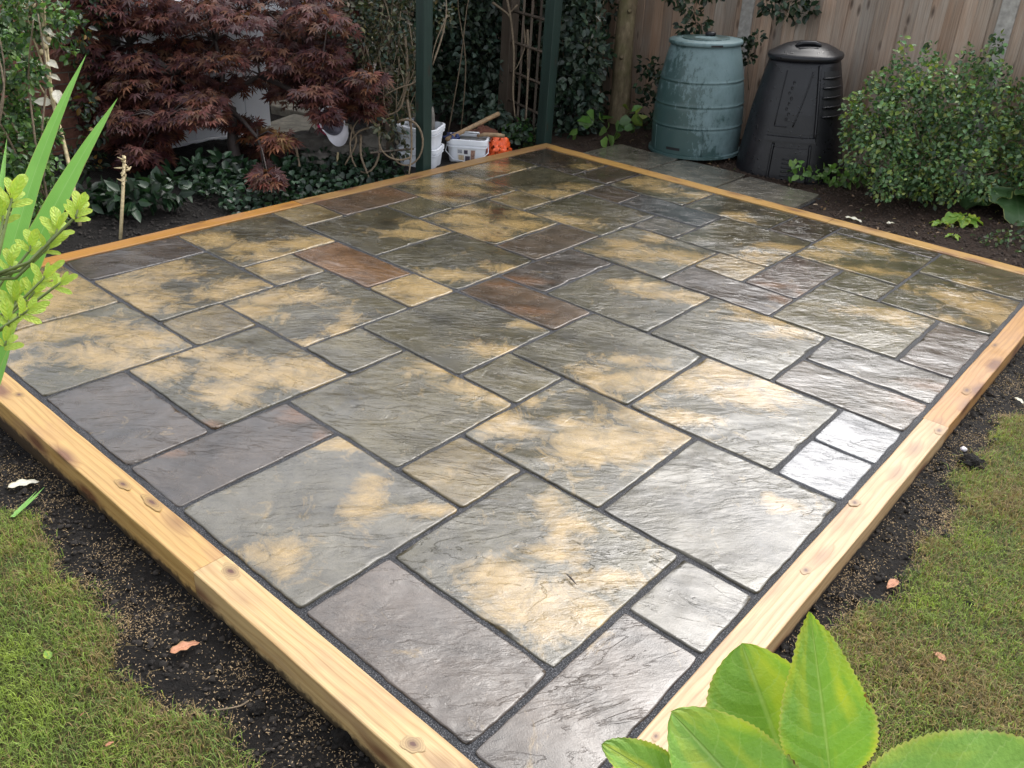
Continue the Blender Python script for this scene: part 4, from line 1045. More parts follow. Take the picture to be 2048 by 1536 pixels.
tones = [[(.100, .034, .030), (.070, .023, .025), (.13, .046, .032), (.050, .018, .022), (.135, .060, .036)],
         [(.13, .038, .026), (.10, .030, .025), (.15, .062, .030), (.09, .045, .026), (.06, .022, .022), (.05, .02, .02)],
         [(.19, .070, .028), (.14, .045, .026), (.17, .095, .036), (.10, .035, .026)]]
limbs = [at_d(x, y, D) for x, y, D in ((440, 205, 6.0), (350, 150, 5.8), (260, 90, 5.9), (520, 150, 6.1), (610, 110, 6.0), (430, 80, 6.0), (440, -30, 6.0), (300, 0, 6.2), (580, 10, 6.1), (330, 240, 5.6), (640, 190, 5.7), (515, 275, 5.75))]
par = [None, 0, 1, 0, 3, 0, 5, 1, 4, 0, 3, 0]
for i, p in enumerate(limbs):
    a = fork if par[i] is None else limbs[par[i]]; mid_ = (a + p) / 2 + rng.normal(0, .04, 3)
    r0 = .034 if par[i] is None else .020; mtrunk.tube([loc_(a), loc_(mid_), loc_(p)], [r0, r0 * .8, r0 * .55], 6)
for (x, y, r, tone) in SPRAYS:
    D = 6.0 + random.uniform(-.45, .45) - (0.35 if tone else 0)
    c = at_d(x, y, D); R_ = r * D / FPX * 1.15
    j = min(range(len(limbs)), key=lambda k: np.linalg.norm(limbs[k] - c)); a = limbs[j]
    mtrunk.tube([loc_(a), loc_((a + c) / 2 + np.array([0, 0, .04])), loc_(c)], [.009, .006, .003], 4)
    n = random.randint(66, 84)
    ang = rng.uniform(0, 2 * math.pi, n); rr = R_ * np.sqrt(rng.uniform(.02, 1, n))
    off = np.stack([np.cos(ang) * rr, np.sin(ang) * rr, -.35 * rr ** 2 / max(R_, .01) + rng.normal(0, .022, n)], 1)
    outd = unit(np.stack([np.cos(ang), np.sin(ang), -.35 + rng.normal(0, .2, n)], 1))
    outd = unit(outd + (-VIEW_H) * .45)
    LC.append(c + off); LA.append(outd); nn = rng.normal(0, .33, (n, 3)); nn[:, 2] += .9; nn += -VIEW_H * .45; LN.append(nn)
    LS.append(.070 * rng.uniform(.7, 1.25, n))
    pal = np.asarray(tones[tone if random.random() < .9 else 1]); cc = pal[rng.choice(len(pal), n)] * rng.uniform(.7, 1.35, (n, 1)); LCOL.append(cc)
P, F, k = palmate_arrays(np.concatenate(LC) - maple_base, np.concatenate(LA), np.concatenate(LN), np.concatenate(LS))
me = mesh_np('crown', P, F, smooth=False); set_col(me, np.repeat(np.concatenate(LCOL), k, 0))
mtrunk.build('trunk', M['dark_bark'], maple, smooth=True)
tag(link('crown', me, M['leaf_red'], maple), kind='stuff')
tag(maple, 'dark red Japanese maple with layered feathery leaves at upper left', 'tree')

# ================================================================== TALL TREE AT THE FENCE
tree = empty('garden_tree', (-2.70, 4.86, -.06))
mb = MB(); tp = curve_pts([(0, 0, -.1), (.01, 0, .3), (-.015, -.01, .7), (-.02, .0, 1.2), (.02, .02, 1.9), (.04, .0, 2.5)], 20)
mb.tube(tp, list(np.interp(np.linspace(0, 1, len(tp)), [0, .08, .3, .6, 1], [.125, .098, .088, .080, .062])), 14)
lim = []
for i in range(9):
    a = i * 2.4; z0 = 1.75 + .09 * i; e = np.array([math.cos(a) * 1.1, math.sin(a) * .8 , z0 + .9 + .25 * (i % 3)]); lim.append(e)
    mb.tube([(0.02, .01, z0), (e[0] * .5, e[1] * .5, z0 + .55), tuple(e)], [.045, .03, .012], 7)
for (z, a) in ((.62, -1.3), (1.0, -1.0)):
    mb.tube([(.085 * math.cos(a), .085 * math.sin(a), z), (.10 * math.cos(a), .10 * math.sin(a), z + .004)], [.022, .014], 8)
mb.build('trunk', M['bark'], tree, smooth=True)
pp = [blob_pts(e + rng.normal(0, .15, 3), (.55, .5, .42), 520, .3) for e in lim] + [blob_pts((0.1, 0, 3.2), (.8, .7, .6), 800, .3)]
tag(foliage('crown', np.concatenate([p for p, d in pp]), .085, .55, DKG + MID[:2], 'leaf', tree, out=np.concatenate([d for p, d in pp])), kind='stuff')
tag(tree, 'mossy tree trunk standing in front of the fence, left of the green bin', 'tree')

# ================================================================== HEDGE, CLIMBER AND BACKGROUND SHRUBS
def shrub(name, loc, pts, size, aspect, pal, label, cat='shrub', stems=None, mat='leaf', up=.6, out=None, var=.3, stemmat='twig', palm=False, sizevar=.3):
    root = empty(name, loc); L = np.asarray(loc, float)
    tag(foliage('foliage', pts - L, size, aspect, pal, mat, root, up, out, var, sizevar, palm), kind='stuff')
    if stems:
        mb = MB()
        for s, r in stems: mb.tube([tuple(np.asarray(p, float) - L) for p in s], list(np.linspace(r, r * .45, len(s))), 5)
        mb.build('stems', M[stemmat], root, smooth=True)
    return tag(root, label, cat)
def up_stems(n, a, b, h, r, spread=.3):
    out = []
    for i in range(n):
        x, y = random.uniform(a[0], b[0]), random.uniform(a[1], b[1]); dx, dy = random.uniform(-spread, spread), random.uniform(-spread, spread)
        out.append((curve_pts([(x, y, -.12), (x + dx * .3, y + dy * .3, h * .35), (x + dx * .5 + random.uniform(-.1, .1), y + dy * .8, h * .7), (x + dx, y + dy, h)], 9), r))
    return out
# backdrop hedge in two lengths (behind everything, against the fence and the house)
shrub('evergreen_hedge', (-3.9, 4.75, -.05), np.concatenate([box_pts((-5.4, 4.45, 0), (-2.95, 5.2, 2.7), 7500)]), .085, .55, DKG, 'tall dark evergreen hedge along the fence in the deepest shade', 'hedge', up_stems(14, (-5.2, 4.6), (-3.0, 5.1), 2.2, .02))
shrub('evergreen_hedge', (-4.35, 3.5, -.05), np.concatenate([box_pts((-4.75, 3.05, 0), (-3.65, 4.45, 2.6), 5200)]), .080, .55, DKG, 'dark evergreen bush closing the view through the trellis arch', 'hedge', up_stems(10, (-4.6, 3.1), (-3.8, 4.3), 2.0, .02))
# grey-green shrub inside the arch opening
q, d = px_clumps([(880, 60, 50), (930, 40, 55), (985, 30, 45), (900, 120, 45), (950, 110, 55), (985, 130, 40), (930, 170, 45), (975, 185, 42), (990, 80, 40), (900, 200, 35), (950, 215, 40), (985, 235, 35), (870, 0, 50), (940, -20, 60), (1000, -10, 45), (930, -90, 70), (1010, -80, 60), (1000, 250, 30), (1040, 255, 32), (1060, 270, 25)], 7.45, 110, jitter=.25)
shrub('broadleaf_shrub', tuple(at_d(950, 262, 7.4)), q, .062, .60, GREYG, 'grey-green leafy shrub seen through the trellis arch behind the white tubs', stems=up_stems(5, (-3.75, 3.05), (-3.4, 3.6), 1.5, .006), out=d)
# shrub between right arch post and tree trunk
q, d = px_clumps([(1130, 20, 45), (1165, 30, 42), (1172, 80, 35), (1130, 90, 45), (1175, 110, 45), (1130, 160, 40), (1160, 175, 45), (1170, 150, 30), (1140, 215, 38), (1170, 235, 36), (1115, 250, 26), (1140, 262, 26), (1180, 225, 20), (1140, -40, 56), (1170, -40, 40), (1120, -100, 60)], 7.25, 105, jitter=.2)
shrub('broadleaf_shrub', tuple(at_z(1160, 272, -.05)), q, .066, .62, GREYG + DKG[:2], 'dark grey-green shrub between the green post and the tree trunk', stems=up_stems(4, (-2.95, 4.2), (-2.7, 4.6), 1.3, .005), out=d)
# bush behind the trunk, left of the green bin
q, d = px_clumps([(1302, 170, 28), (1296, 220, 28), (1300, 250, 24), (1292, 130, 20), (1316, 140, 20)], 7.45, 110, jitter=.15)
shrub('low_bush', tuple(at_z(1285, 268, -.03)), q, .055, .6, DKG, 'small dark bush squeezed between tree trunk and green bin', out=d)
# climber on the left arch post with hanging vine stems
q, d = px_clumps([(720, 30, 45), (770, 20, 50), (815, 30, 40), (735, 90, 40), (780, 90, 45), (820, 100, 36), (750, 150, 36), (795, 150, 40), (830, 160, 25), (770, 205, 32), (805, 215, 26), (700, 130, 28), (880, 30, 30), (720, -40, 60), (800, -50, 60), (770, -120, 70), (790, 262, 22), (800, 300, 18), (770, 255, 20)], 5.95, 145, jitter=.22)
vs = []
def vp(lst, D=5.85): return [at_d(x, y, D + random.uniform(-.03, .03)) for x, y in lst]
def loop(cx, cy, rx, ry, a0, a1, D=5.85): return [at_d(cx + rx * math.cos(RAD(a)), cy + ry * math.sin(RAD(a)), D + .05 * math.sin(RAD(a * 1.3))) for a in np.linspace(a0, a1, 18)]
vs += [(loop(730, 290, 30, 56, -70, 260), .010), (loop(812, 285, 34, 46, -120, 150), .010), (loop(800, 280, 42, 40, 60, 190, 5.8), .008), (curve_pts(vp([(722, 270), (722, 310), (732, 340), (742, 366)]), 12), .011),
       (curve_pts(vp([(808, 60), (815, 140), (806, 200), (795, 222), (770, 232)]), 12), .012), (curve_pts(vp([(815, 200), (822, 250), (823, 300), (818, 350)]), 10), .011), (curve_pts(vp([(860, 135), (830, 165), (800, 175), (770, 190)], 5.8), 10), .008),
       (curve_pts(vp([(865, 130), (885, 70), (893, 20), (890, -20)], 5.75), 10), .007), (curve_pts(vp([(895, 30), (870, 90), (860, 150)], 5.75), 10), .005), (curve_pts(vp([(760, 250), (720, 262), (700, 285)]), 9), .010), (curve_pts(vp([(700, 250), (712, 285), (690, 330)]), 9), .012)]
for i in range(16):
    x = random.uniform(725, 840); y0 = random.uniform(-20, 120); vs.append((curve_pts(vp([(x, y0), (x + random.uniform(-14, 14), y0 + 60), (x + random.uniform(-22, 22), y0 + 120), (x + random.uniform(-25, 25), y0 + 170)]), 9), random.uniform(.003, .006)))
shrub('climbing_vine', (-2.72, 2.2, -.07), q, .042, .5, OLV + GREYG[:2], 'half bare climber with looping brown stems on the left green post', 'climber', stems=vs, out=d)
# stems climbing the trellis of the arch
vs = [(curve_pts([at_d(x, y, 7.0) for x, y in l], 12), r) for l, r in (([(1010, -20), (1022, 40), (1028, 110), (1026, 180), (1030, 235)], .012), ([(985, 5), (1012, 25), (1020, 35)], .012), ([(1046, 40), (1050, 90), (1036, 130), (1028, 140)], .007), ([(1055, 60), (1056, 140), (1052, 240)], .012), ([(1035, 10), (1015, 30)], .008), ([(1068, 10), (1060, 60)], .006))]
q, d = px_clumps([(1040, 262, 24), (1060, 275, 20), (1020, 270, 18), (1045, 290, 14)], 6.95, 160)
shrub('ivy_plant', tuple(at_d(1045, 285, 6.95)), above_ground(q), .05, .8, DKG + MID[:1], 'ivy with bare brown stems climbing the trellis beside the right green post', 'ivy', stems=vs, out=d)

# ---- undergrowth left of and below the maple
q = box_pts((-3.35, .85, -.05), (-2.62, 2.25, .12), 1900); q[:, 2] = ground_h(q[:, 0], q[:, 1]) + rng.uniform(.01, .11, len(q)) * sstep(-2.6, -2.9, q[:, 0])
bld = empty('ground_ivy', (-2.95, 1.5, -.08)); tag(foliage('foliage', q - np.array([-2.95, 1.5, -.08]), .044, .85, [(.013, .034, .016), (.022, .052, .025), (.008, .022, .011), (.034, .068, .036)], 'leaf', bld, 1.2, var=.35), kind='stuff')
tag(bld, 'low carpet of small ivy leaves behind the sleeper below the maple', 'ivy')
q, d = px_clumps([(170, 395, 34), (215, 400, 34), (260, 395, 34), (200, 430, 26), (300, 385, 34), (340, 380, 30), (160, 440, 22), (240, 430, 20)], 5.0, 60, squash=.7)
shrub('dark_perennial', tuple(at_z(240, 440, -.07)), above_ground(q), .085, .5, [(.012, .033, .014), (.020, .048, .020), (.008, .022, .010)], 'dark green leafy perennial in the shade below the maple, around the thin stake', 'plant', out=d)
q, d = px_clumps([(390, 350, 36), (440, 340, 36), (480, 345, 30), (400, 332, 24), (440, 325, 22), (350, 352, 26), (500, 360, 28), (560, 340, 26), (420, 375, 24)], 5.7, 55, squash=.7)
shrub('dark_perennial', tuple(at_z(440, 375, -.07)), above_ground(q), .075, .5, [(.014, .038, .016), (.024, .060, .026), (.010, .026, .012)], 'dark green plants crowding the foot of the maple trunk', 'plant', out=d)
# ---- bush at the far left
q, d = px_clumps([(15, 30, 55), (60, 20, 45), (10, 110, 55), (55, 150, 36), (10, 200, 60), (50, 250, 45), (90, 265, 30), (10, 290, 60), (60, 320, 45), (15, 370, 55), (70, 390, 45), (20, 440, 50), (95, 430, 34), (110, 345, 26), (100, 60, 34), (-50, 200, 80), (-50, 350, 80), (-40, 60, 80), (125, 30, 24), (40, 480, 34), (140, 110, 16)], 4.75, 130, jitter=.25)
shrub('rambling_rose', tuple(at_z(30, 470, -.07)), above_ground(q), .038, .62, MID + [(.10, .17, .05), (.03, .07, .025)], 'mid green small-leaved rambling bush at the far left edge', stems=up_stems(8, (-3.5, -.35), (-3.1, .1), 1.0, .008), out=d)
q, d = px_clumps([(150, 60, 30), (175, 120, 28), (190, 30, 28), (165, 200, 26), (190, 260, 26), (150, 320, 26), (190, 330, 26)], 5.6, 95, jitter=.2)
shrub('ornamental_shrub', tuple(at_z(170, 400, -.07)), above_ground(q), .05, .55, DKG + [(.16, .09, .02), (.05, .10, .03)], 'dark shrub with a few orange leaves between far-left bush and maple', out=d)
# ---- dried hollyhock stems
hb = at_z(160, 452, -.07); HD = float((hb - CAM_C) @ CAM_R[2])
def hp(l, dd=0.0): return [at_d(x, y, HD + dd) for x, y in l]
hol = empty('dried_hollyhock', tuple(hb))
mb = MB()
for l, r in (([(160, 452), (140, 340), (126, 280), (110, 220), (96, 150), (88, 80), (80, -20)], .011), ([(104, 190), (96, 110), (90, 40), (90, -10)], .006), ([(100, 175), (72, 90), (58, 60), (46, 35), (44, 25)], .006), ([(72, 90), (60, 50), (52, 28)], .004), ([(108, 215), (85, 180), (70, 155)], .005)):
    mb.tube([tuple(p - hb) for p in curve_pts(hp(l), 16)], r, 6)
mb.build('stem', M['straw_stem'], hol, smooth=True)
mb = MB()
for i in range(26): p = at_d(50 + random.gauss(0, 9), 19 + random.gauss(0, 5), HD) - hb; mb.tube([tuple(p), tuple(p + rng.normal(0, .012, 3)), tuple(p + rng.normal(0, .02, 3))], [.006, .012, .003], 5)
for (x, y) in ((92, 100), (84, 110), (98, 85), (72, 160), (80, 152), (88, 95)):
    p = at_d(x, y, HD) - hb; mb.tube([tuple(p), tuple(p + np.array([0, 0, .02])), tuple(p + np.array([.01, 0, .03]))], [.010, .018, .006], 6)
tag(mb.build('seed_head', M['straw_stem'], hol, smooth=True), kind='stuff')

# ================================================================== SINGLE LARGE LEAVES
def leaf_mesh(name, wfun, n=22, m=4, serr=0.0, nser=20, fold=.25, curl=.15, wave=0.0, mat=None, seed=0):
    """unit leaf: stalk at origin, tip at +Y, upper side +Z"""
    V, UU, TT = [], [], []
    for i in range(n + 1):
        t = i / n; w = wfun(t)
        if serr: w += serr * ((i * nser / n) % 1.0 - .5) * (1 if .03 < t < .97 else 0)
        for j in range(-m, m + 1):
            u = j / m; x = u * w; z = fold * abs(x) ** 1.2 - curl * t * t + wave * math.sin(t * 17 + seed + (2 if u > 0 else 0)) * u * u
            V.append((x, t, z)); UU.append(u); TT.append(t)
    k = 2 * m + 1; idx = np.arange((n + 1) * k).reshape(n + 1, k)
    F = np.stack([idx[:-1, :-1], idx[:-1, 1:], idx[1:, 1:], idx[1:, :-1]], -1).reshape(-1, 4)
    me = mesh_np(name, np.asarray(V), F); set_float(me, UU, 'lu'); set_float(me, TT, 'lt')
    if mat: me.materials.append(M[mat])
    return me
def place_leaf(name, me, base, tip, normal, ws, root, rootloc):
    base = np.asarray(base, float); tip = np.asarray(tip, float); A = tip - base; L = np.linalg.norm(A); A = A / L
    N = np.asarray(normal, float); S = np.cross(A, N); S /= np.linalg.norm(S); N = np.cross(S, A)
    o = bpy.data.objects.new(name, me); col.objects.link(o)
    if root is not None: o.parent = root
    b = base - np.asarray(rootloc)
    mm = Matrix.Identity(4)
    for i in range(3): mm[i][0] = S[i] * L * ws; mm[i][1] = A[i] * L; mm[i][2] = N[i] * L; mm[i][3] = b[i]
    o.matrix_basis = mm
    return o
def ovate(wmax, peak=.40, tip=1.3):
    def f(t):
        if t <= 0 or t >= 1: return .004
        a = peak / (1 - peak) * 1.0
        v = (t / peak) ** .55 if t < peak else ((1 - t) / (1 - peak)) ** (.75 if t < .86 else .75)
        v = math.sin(math.pi * .5 * min(1, v)) if t < peak else v ** .92
        if t > .88: v *= 1 - .35 * (t - .88) / .12
        return max(.004, wmax * v)
    return f
def oval(wmax, pk=.5):
    def f(t):
        if t <= 0 or t >= 1: return .004
        x = (t - pk) / (pk if t < pk else 1 - pk)
        return max(.004, wmax * (1 - abs(x) ** 2.3) ** .62)
    return f
def to_cam(p): v = CAM_C - np.asarray(p); return v / np.linalg.norm(v)
PALE = leaf_mesh('leaf', ovate(.20, .5), 12, 3, .015, 10, .3, .25, .03, 'pale_leaf')
OVAL = leaf_mesh('leaf', ovate(.30, .45), 12, 3, 0, 1, .3, .25, .03, 'lime')
for (x, y, tx, ty) in ((100, 90, 82, 70), (98, 72, 106, 66), (92, 145, 75, 120), (95, 122, 112, 130), (104, 205, 66, 200), (112, 180, 118, 205), (86, 55, 104, 66), (100, 150, 116, 155), (96, 160, 80, 152)):
    b, t = at_d(x, y, HD), at_d(tx, ty, HD - .04); place_leaf('leaf', PALE, b, t, to_cam(b) + np.array([0, 0, .5]), random.uniform(.9, 1.5), hol, hb)
tag(hol, 'dried pale hollyhock stem with cream seed heads at upper left', 'plant')
# ---- stakes
def stake(pxb, pxt, r, label, mat='straw_stem', head=False):
    b = at_z(*pxb, -.08); D = float((b - CAM_C) @ CAM_R[2]); t = at_d(*pxt, D)
    root = empty('plant_stake', tuple(b)); mb = MB(); mb.tube([(0, 0, 0), tuple((t - b) * .5 + rng.normal(0, .004, 3)), tuple(t - b)], [r, r * .95, r * .85], 7); mb.build('cane', M[mat], root, smooth=True)
    if head:
        mb = MB()
        for i in range(18):
            p = (t - b) * random.uniform(.68, 1.02) + rng.normal(0, .008, 3); mb.tube([tuple(p), tuple(p + rng.normal(0, .012, 3)), tuple(p + rng.normal(0, .02, 3))], [.004, .008, .002], 5)
        mb.build('dead_flower', M['straw_stem'], root, smooth=True)
    return tag(root, label, 'stake')
stake((241, 480), (249, 312), .010, 'thin straw-coloured cane with a dead flower head in front of the maple', head=True)
stake((605, 372), (590, 285), .011, 'short brown stake right of the maple trunk among the ivy', 'twig')
stake((673, 350), (676, 305), .009, 'stubby thin stake in the ivy below the cap', 'straw_stem')

# ================================================================== PLANTS ON THE RIGHT
CL = [(1750, 215, 50), (1790, 165, 40), (1820, 205, 56), (1860, 165, 46), (1900, 205, 56), (1945, 170, 44), (1975, 122, 26), (1990, 92, 16), (1985, 165, 40), (2012, 215, 46), (1722, 255, 42), (1770, 270, 56), (1830, 270, 60), (1890, 270, 60), (1950, 255, 56), (2025, 280, 56), (1725, 310, 42), (1785, 330, 52), (1850, 330, 60), (1920, 330, 60), (1990, 325, 56), (2045, 330, 46), (1772, 368, 34), (1860, 370, 40), (2048, 240, 40), (1800, 118, 16), (1858, 112, 18), (1702, 225, 18), (1930, 120, 16)]
CL += [(1812, 95, 9), (1806, 80, 7), (1862, 92, 9), (1938, 100, 10), (1996, 72, 9), (2000, 58, 6), (1745, 160, 12), (1880, 118, 9), (1700, 200, 9), (2035, 180, 20), (2030, 375, 28), (1965, 378, 26), (2050, 290, 36), (1900, 385, 22), (1815, 375, 24), (2060, 350, 30)]
q, d = px_clumps(CL, 5.85, 165, jitter=.18)
shrub('cotoneaster_bush', tuple(at_z(1860, 400, -.02)), above_ground(q), .034, .66, [(.080, .155, .060), (.115, .205, .080), (.050, .100, .042), (.165, .260, .105), (.18, .235, .050)], 'rounded small-leaved green shrub in front of the fence at right', stems=[([at_z(1850, 400, -.05), at_d(x * .5 + 930, y * .5 + 190, 5.9), at_d(x, y, 5.85)], .007) for x, y, r in CL[:24]], out=d)
q, d = px_clumps([(1985, 480, 16), (2015, 470, 18), (2040, 490, 20), (2005, 505, 16), (2045, 520, 18), (2060, 450, 22), (1960, 470, 10)], 5.35, 75, squash=.7)
shrub('creeping_weed', tuple(at_z(2010, 500, -.03)), above_ground(q), .030, .7, [(.055, .105, .035), (.085, .145, .05), (.12, .10, .045), (.04, .07, .028)], 'low creeping weeds on the soil at the far right edge behind the back sleeper', 'weed', out=d)
q, d = px_clumps([(1580, 345, 16), (1600, 340, 18), (1635, 322, 16), (1640, 345, 18), (1665, 348, 18), (1690, 352, 20), (1715, 350, 20)], 6.25, 80, squash=.9)
shrub('leafy_weed', tuple(at_z(1640, 358, -.03)), above_ground(q), .052, .75, [(.10, .20, .04), (.07, .15, .03), (.14, .24, .06)], 'fresh green weed leaves at the foot of the black compost bin', 'weed', out=d)
q, d = px_clumps([(1380, 10, 22), (1395, 45, 20), (1365, 55, 12), (1420, -20, 26), (1350, -20, 26)], 6.75, 130)
shrub('ivy_sprig', tuple(at_d(1385, 10, 6.8)), q, .058, .62, DKG, 'dark leafy sprig hanging over the fence above the green bin', 'ivy', stems=[(curve_pts([at_d(1400, -40, 6.8), at_d(1390, 20, 6.75), at_d(1362, 62, 6.75)], 8), .005)], out=d)
q, d = px_clumps([(1540, 8, 18), (1565, 28, 14), (1595, 0, 20), (1615, 22, 16), (1590, 35, 10), (1560, -30, 26)], 6.55, 130)
shrub('ivy_sprig', tuple(at_d(1580, 0, 6.55)), q, .058, .62, DKG, 'dark leafy sprig hanging over the fence above the black bin', 'ivy', stems=[(curve_pts([at_d(1580, -40, 6.6), at_d(1578, 20, 6.55), at_d(1560, 60, 6.55)], 8), .004)], out=d)
q, d = px_clumps([(1495, 95, 16), (1515, 75, 12), (1500, 115, 12), (1485, 85, 10)], 6.75, 170)
shrub('ivy_sprig', tuple(at_d(1497, 120, 6.75)), q, .045, .8, DKG, 'ivy growing up the concrete post between the two bins', 'ivy', stems=[(curve_pts([at_d(1497, 180, 6.8), at_d(1497, 120, 6.75), at_d(1515, 70, 6.75)], 8), .005)], out=d)
q, d = px_clumps([(1195, 240, 14), (1215, 262, 13), (1255, 235, 16), (1240, 258, 12), (1275, 240, 14), (1160, 255, 13)], 7.0, 34)
shrub('heart_leaf_plant', tuple(at_z(1220, 275, -.04)), above_ground(q), .10, .85, [(.11, .20, .05), (.07, .14, .04), (.16, .22, .05)], 'bright heart-shaped leaves at the foot of the tree trunk', 'plant', out=d)
# broad-leaved plants by the soil bed
BROAD = leaf_mesh('leaf', ovate(.42, .42), 16, 4, .03, 9, .35, .22, .05, 'apple')
M['rhubarb'] = make_bigleaf('dark_broad_leaf', (.030, .075, .022), (.050, .105, .032), (.07, .12, .03), (.07, .12, .05), .5, .2, 6.0, .8)
RHUB = leaf_mesh('leaf', ovate(.55, .38), 20, 5, .06, 7, .3, .3, .06, 'rhubarb')
def rosette(name, c, me, specs, label, stemr=.004, cat='plant'):
    c = np.asarray(c); root = empty(name, tuple(c)); mb = MB()
    for (ang, base_r, length, rise, ws) in specs:
        dvec = np.array([math.cos(ang), math.sin(ang), 0]); b = c + dvec * base_r + np.array([0, 0, rise]); t = b + dvec * length + np.array([0, 0, -length * .25 + rise * .1])
        mb.tube([(0, 0, 0), tuple(dvec * base_r * .5 + np.array([0, 0, rise * .7])), tuple(b - c)], [stemr * 1.3, stemr, stemr * .8], 5)
        place_leaf('leaf', me, b, t, (0, 0, 1), ws, root, c)
    mb.build('stalk', M['stem'], root, smooth=True)
    return tag(root, label, cat)
rosette('broad_leaf_plant', at_z(2005, 420, -.02), RHUB, [(RAD(-60), .06, .34, .16, 1.2), (RAD(-130), .05, .30, .14, 1.2), (RAD(-10), .05, .33, .16, 1.2), (RAD(200), .05, .26, .13, 1.1), (RAD(60), .05, .28, .18, 1.1)], 'large dark broad-leaved plant at the right edge below the shrub', .008)
rosette('primrose_plant', at_z(1925, 445, -.02), BROAD, [(RAD(-20 + i * 51), .02, .10 + .03 * (i % 3), .035 + .01 * (i % 2), 1.0) for i in range(7)], 'yellow-green rosette of rounded leaves on the soil at right')
rosette('seedling_weed', at_z(1880, 450, -.02), BROAD, [(RAD(20 + i * 75), .01, .07, .02, .8) for i in range(4)], 'small green weed left of the yellow-green rosette')
rosette('seedling_weed', at_z(1905, 474, -.02), BROAD, [(RAD(40 + i * 95), .01, .05, .015, .7) for i in range(4)], 'tiny green weed below the yellow-green rosette, near the back sleeper')
rosette('seedling_weed', at_z(1770, 400, -.02), BROAD, [(RAD(10 + i * 110), .008, .035, .05, .8) for i in range(3)], 'spindly yellowish seedling on the bare soil left of the white scrap')
rosette('seedling_weed', at_z(1845, 400, -.02), BROAD, [(RAD(10 + i * 70), .015, .06, .03, .9) for i in range(5)], 'green weed on the soil under the right shrub')

# ================================================================== FOREGROUND PLANTS
# sword-leaved plant on the left
SB = np.array([.03, -1.72, -.10]); sw = empty('sword_leaf_plant', tuple(SB))
def sword(ctrl, wmax, label=None, twist=0.0, n=30):
    pts = curve_pts(ctrl, n); pts = [np.asarray(p) for p in pts]; N_ = len(pts); V, UU, TT = [], [], []; m = 4
    for i, p in enumerate(pts):
        t = i / (N_ - 1); tan = pts[min(i + 1, N_ - 1)] - pts[max(i - 1, 0)]; tan /= np.linalg.norm(tan)
        nrm = to_cam(p); c, s_ = math.cos(twist), math.sin(twist); side = np.cross(tan, nrm); side /= np.linalg.norm(side); side = side * c + np.cross(side, tan) * s_
        nn = np.cross(side, tan)
        w = wmax * (min(1, .55 + t * 1.3)) * (1 - max(0, (t - .50) / .50) ** 1.35)
        for j in range(-m, m + 1):
            u = j / m; V.append(p + side * u * w + nn * (abs(u) * w * .35) - SB); UU.append(u); TT.append(t)
    k = 2 * m + 1; idx = np.arange(N_ * k).reshape(N_, k); F = np.stack([idx[:-1, :-1], idx[:-1, 1:], idx[1:, 1:], idx[1:, :-1]], -1).reshape(-1, 4)
    me = mesh_np('leaf', np.asarray(V), F); set_float(me, UU, 'lu'); set_float(me, TT, 'lt')
    return link('leaf', me, M['sword'], sw)
sword([SB, at_d(-95, 900, 1.42), at_d(-35, 690, 1.40), at_d(22, 500, 1.42), at_d(70, 345, 1.45), at_d(122, 215, 1.48), at_d(173, 108, 1.52)], .0165)
sword([SB, at_d(-90, 880, 1.30), at_d(-25, 720, 1.28), at_d(40, 560, 1.29), at_d(105, 420, 1.31), at_d(172, 298, 1.34), at_d(236, 195, 1.38)], .0195)
sword([SB, at_d(-90, 900, 1.45), at_d(-45, 700, 1.45), at_d(-20, 520, 1.48), at_d(0, 390, 1.50), at_d(14, 275, 1.54)], .012)
sword([SB, at_d(-70, 960, 1.38), at_d(-5, 760, 1.36), at_d(22, 660, 1.37), at_d(48, 570, 1.40), at_d(85, 480, 1.46)], .017, twist=.9)
tag(sw, 'tall bright green sword-shaped leaves rising at the left edge', 'plant')
